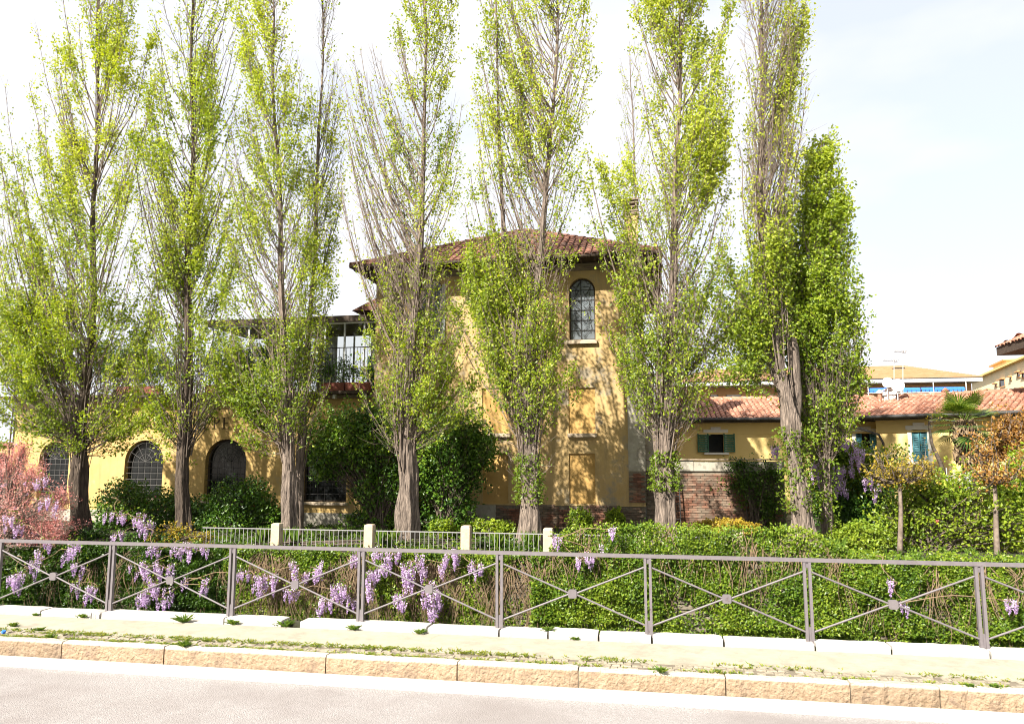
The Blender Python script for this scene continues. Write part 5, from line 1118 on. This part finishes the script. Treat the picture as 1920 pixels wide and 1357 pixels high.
wisteria('long lilac wisteria in full flower draped over the canal wall in the middle', WY-.5,
         [(292, 1035, 10, 10, 5), (352, 1032, 20, 10, 12), (382, 1035, 6, 10, 3), (270, 1070, 18, 10, 9), (310, 1068, 22, 12, 12), (290, 1095, 14, 12, 10), (292, 1122, 28, 16, 24), (385, 1100, 8, 12, 6), (345, 1095, 6, 8, 2), (455, 1080, 10, 10, 5), (485, 1085, 6, 8, 3),
          (510, 1095, 20, 12, 12), (485, 1110, 8, 10, 4), (550, 1065, 8, 8, 4), (565, 1085, 10, 10, 5), (597, 1070, 10, 12, 7), (545, 1115, 14, 6, 5), (628, 1110, 10, 14, 8), (615, 1135, 18, 8, 9), (652, 1115, 10, 14, 8), (665, 1048, 9, 8, 5), (658, 1135, 6, 8, 3),
          (697, 1105, 8, 28, 10), (708, 1080, 12, 12, 6), (712, 1040, 10, 8, 5), (740, 1045, 14, 10, 9), (720, 1065, 14, 8, 6), (760, 1075, 8, 16, 8), (785, 1060, 12, 16, 9), (770, 1070, 10, 12, 5), (832, 1060, 8, 20, 9), (852, 1050, 10, 18, 9), (890, 1065, 14, 10, 8), (815, 1100, 8, 10, 4),
          (750, 1125, 16, 14, 9), (795, 1120, 10, 14, 6), (818, 1130, 14, 14, 12), (810, 1150, 6, 8, 3), (770, 1095, 10, 8, 5)], 83)
wisteria('few pale lilac wisteria clusters hanging in the right hand ivy hedge', WY-.62, [(1087, 1055, 4, 6, 3), (1098, 1046, 5, 6, 3), (1111, 1048, 3, 5, 2), (1042, 1015, 8, 5, 3), (1149, 998, 4, 4, 3), (1128, 1025, 3, 4, 1), (1673, 1095, 3, 5, 2), (1693, 1135, 6, 4, 3), (1898, 1132, 12, 8, 6)], 84)
wisteria('dark violet wisteria hanging thick in the shaded arbour', 20.9, [(1538, 882, 16, 14, 26), (1560, 890, 24, 12, 30), (1550, 908, 20, 12, 22), (1578, 915, 14, 12, 14), (1605, 875, 14, 12, 7), (1625, 912, 10, 10, 6), (1642, 930, 6, 8, 3), (1600, 852, 22, 6, 7), (1590, 835, 20, 6, 5), (1450, 842, 10, 8, 8), (1575, 830, 20, 6, 4), (1655, 905, 6, 6, 2)], 85, base=PX(1600, 990, 21))
# irises and grass tufts
def tuft(g, c, n, h, spread, r, w_=.012, tint=(.1, .8)):
    a = r.rand(n)*6.28; tl = r.rand(n)*spread; hh = h*r.uniform(.6, 1.1, n); d = np.stack([np.cos(a), np.sin(a), 0*a], 1); b = c+d*tl[:, None]*.25
    m = b+d*tl[:, None]*.5+np.stack([0*a, 0*a, hh*.65], 1); t = b+d*tl[:, None]*1.3+np.stack([0*a, 0*a, hh*.95], 1); s = np.stack([-np.sin(a), np.cos(a), 0*a], 1)*w_
    v = np.stack([b-s*.6, b+s*.6, m+s, t, m-s], 1); tt = r.rand(n)*(tint[1]-tint[0])+tint[0]
    g.add(v.reshape(-1, 3), np.arange(5*n).reshape(n, 5), np.repeat(tt, 5))
r = np.random.RandomState(90)
for k, (x, y, lab) in enumerate(((545, 1020, 'clump of iris leaves at the foot of the split base poplar'), (500, 1018, 'iris leaf clump left of the first whole stone post'), (1000, 1022, 'iris leaf clump at the foot of the forked middle poplar'), (730, 1015, 'iris leaf clump behind the fence right of the second stone post'),
                                 (1558, 1015, 'spiky iris clump right of the gnarled poplar base'), (930, 1015, 'iris leaf clump behind the fence before the forked poplar'))):
    c = P(x, 1020, 18.35); c[2] = 0; o = thing('iris_clump', lab, 'plant', tuple(c), 'iris clumps along the garden fence')
    for j in range(3): g = G(); tuft(g, c+np.array((r.uniform(-.25, .25), r.uniform(-.1, .2), 0)), 26, .5, .14, r, .016, (0, .5)); g.build('leaf_fan', M['grass'], o)
g = G()
for k in range(1500):
    c = np.array((r.uniform(-13, 12), r.uniform(17.6, 23.5), 0.)); tuft(g, c, 7, r.uniform(.06, .18), .12, r, .012, (0, .45))
tag(g.build('garden_grass', M['grass']), 'mixed green grass and weeds covering the garden floor under the poplars', 'grass', kind='stuff')
g = G()
r = np.random.RandomState(95)
for k in range(4200):
    x = r.uniform(-11, 9); lane = r.rand() < .62; d_ = sn(np.array([[x*1.0, 0, 3. if lane else 9.]]), 2.4, 7)[0]+.25*(x < -1)
    if r.rand() > np.clip(.45+.6*d_, 0.04, 1): continue
    y = r.normal(9.19, .035) if lane else r.normal(8.895, .012)
    tuft(g, np.array((x, y, PAVZ-.012)), 5, r.uniform(.012, .045), .05, r, .006, (.3, 1))
tag(g.build('verge_grass', M['grass']), 'sparse grass growing in the joints along the cobbled pavement strip', 'grass', kind='stuff')
wd = [(345, 1160, .19, 'largest weed tuft by the plinth, below the left crossed bars'), (437, 1164, .13, 'weed tuft at the foot of the second railing post from the left'), (543, 1166, .15, 'weed tuft filling the broken gap in the plinth stones'),
      (666, 1173, .13, 'weed tuft beside the third railing post'), (787, 1182, .11, 'weed tuft in the plinth joint below the flowering wisteria'), (1027, 1180, .10, 'weed growing on the plinth joint right of the middle post'), (1077, 1197, .07, 'small weed at the plinth foot below the ivy'),
      (180, 1148, .10, 'weed at the plinth joint beside the leftmost post'), (100, 1143, .06, 'low weed at the plinth foot near the left picture edge'), (345, 1206, .13, 'broad weed on the kerb top below the left railing bay'), (1240, 1254, .11, 'broad weed on the kerb top right of the middle'),
      (95, 1193, .08, 'weed patch on the kerb top near the left picture edge'), (1820, 1285, .06, 'small weed on the kerb near the right edge'), (1866, 1286, .06, 'smallest weed on the kerb at the right edge'), (25, 1172, .09, 'grass clump at the pavement edge at the far left'), (75, 1180, .08, 'grass clump on the verge below the tamarisk')]
for (x, y, h, lab) in wd:
    z = PAVZ-.0 if y > 1170 or x in (543, 25, 75, 95, 345) else PAVZ
    c = PZ(x, y+ (6 if h > .1 else 2), PAVZ if not (x == 1027) else 0.)
    if 10.06 < c[1] < 10.4 and x != 1027: c[1] = 10.055
    o = thing('weed_tuft', lab, 'weed', tuple(c), 'weeds growing along the pavement'); 
    g = G(); tuft(g, c, 46, h*.62, h*.75, r, .009, (.0, .6)); g.build('leaves', M['grass'], o)
    g = G(); lp = c+r.normal(size=(30, 3))*np.array((h*.5, h*.2, 0))+np.stack([np.zeros(30), np.zeros(30), r.rand(30)*h*.4], 1); leaf_quads(g, lp, .022, r.rand(30)*.5, r); g.build('small_leaves', M['lf_ivy'], o)
# blue bottle cap at the left edge
c = PZ(6, 1186, PAVZ); o = thing('blue_plastic_cap', 'small crumpled blue plastic scrap on the verge at the left edge', 'litter', tuple(c)); g = G(); g.tube([c+(0, 0, .005), c+(.01, 0, .02), c+(.03, .01, .024)], [.03, .028, .012], 8, cap=True); g.build('scrap', M['awning'], o)
print('leaves', NL, 'objects', len(bpy.data.objects))
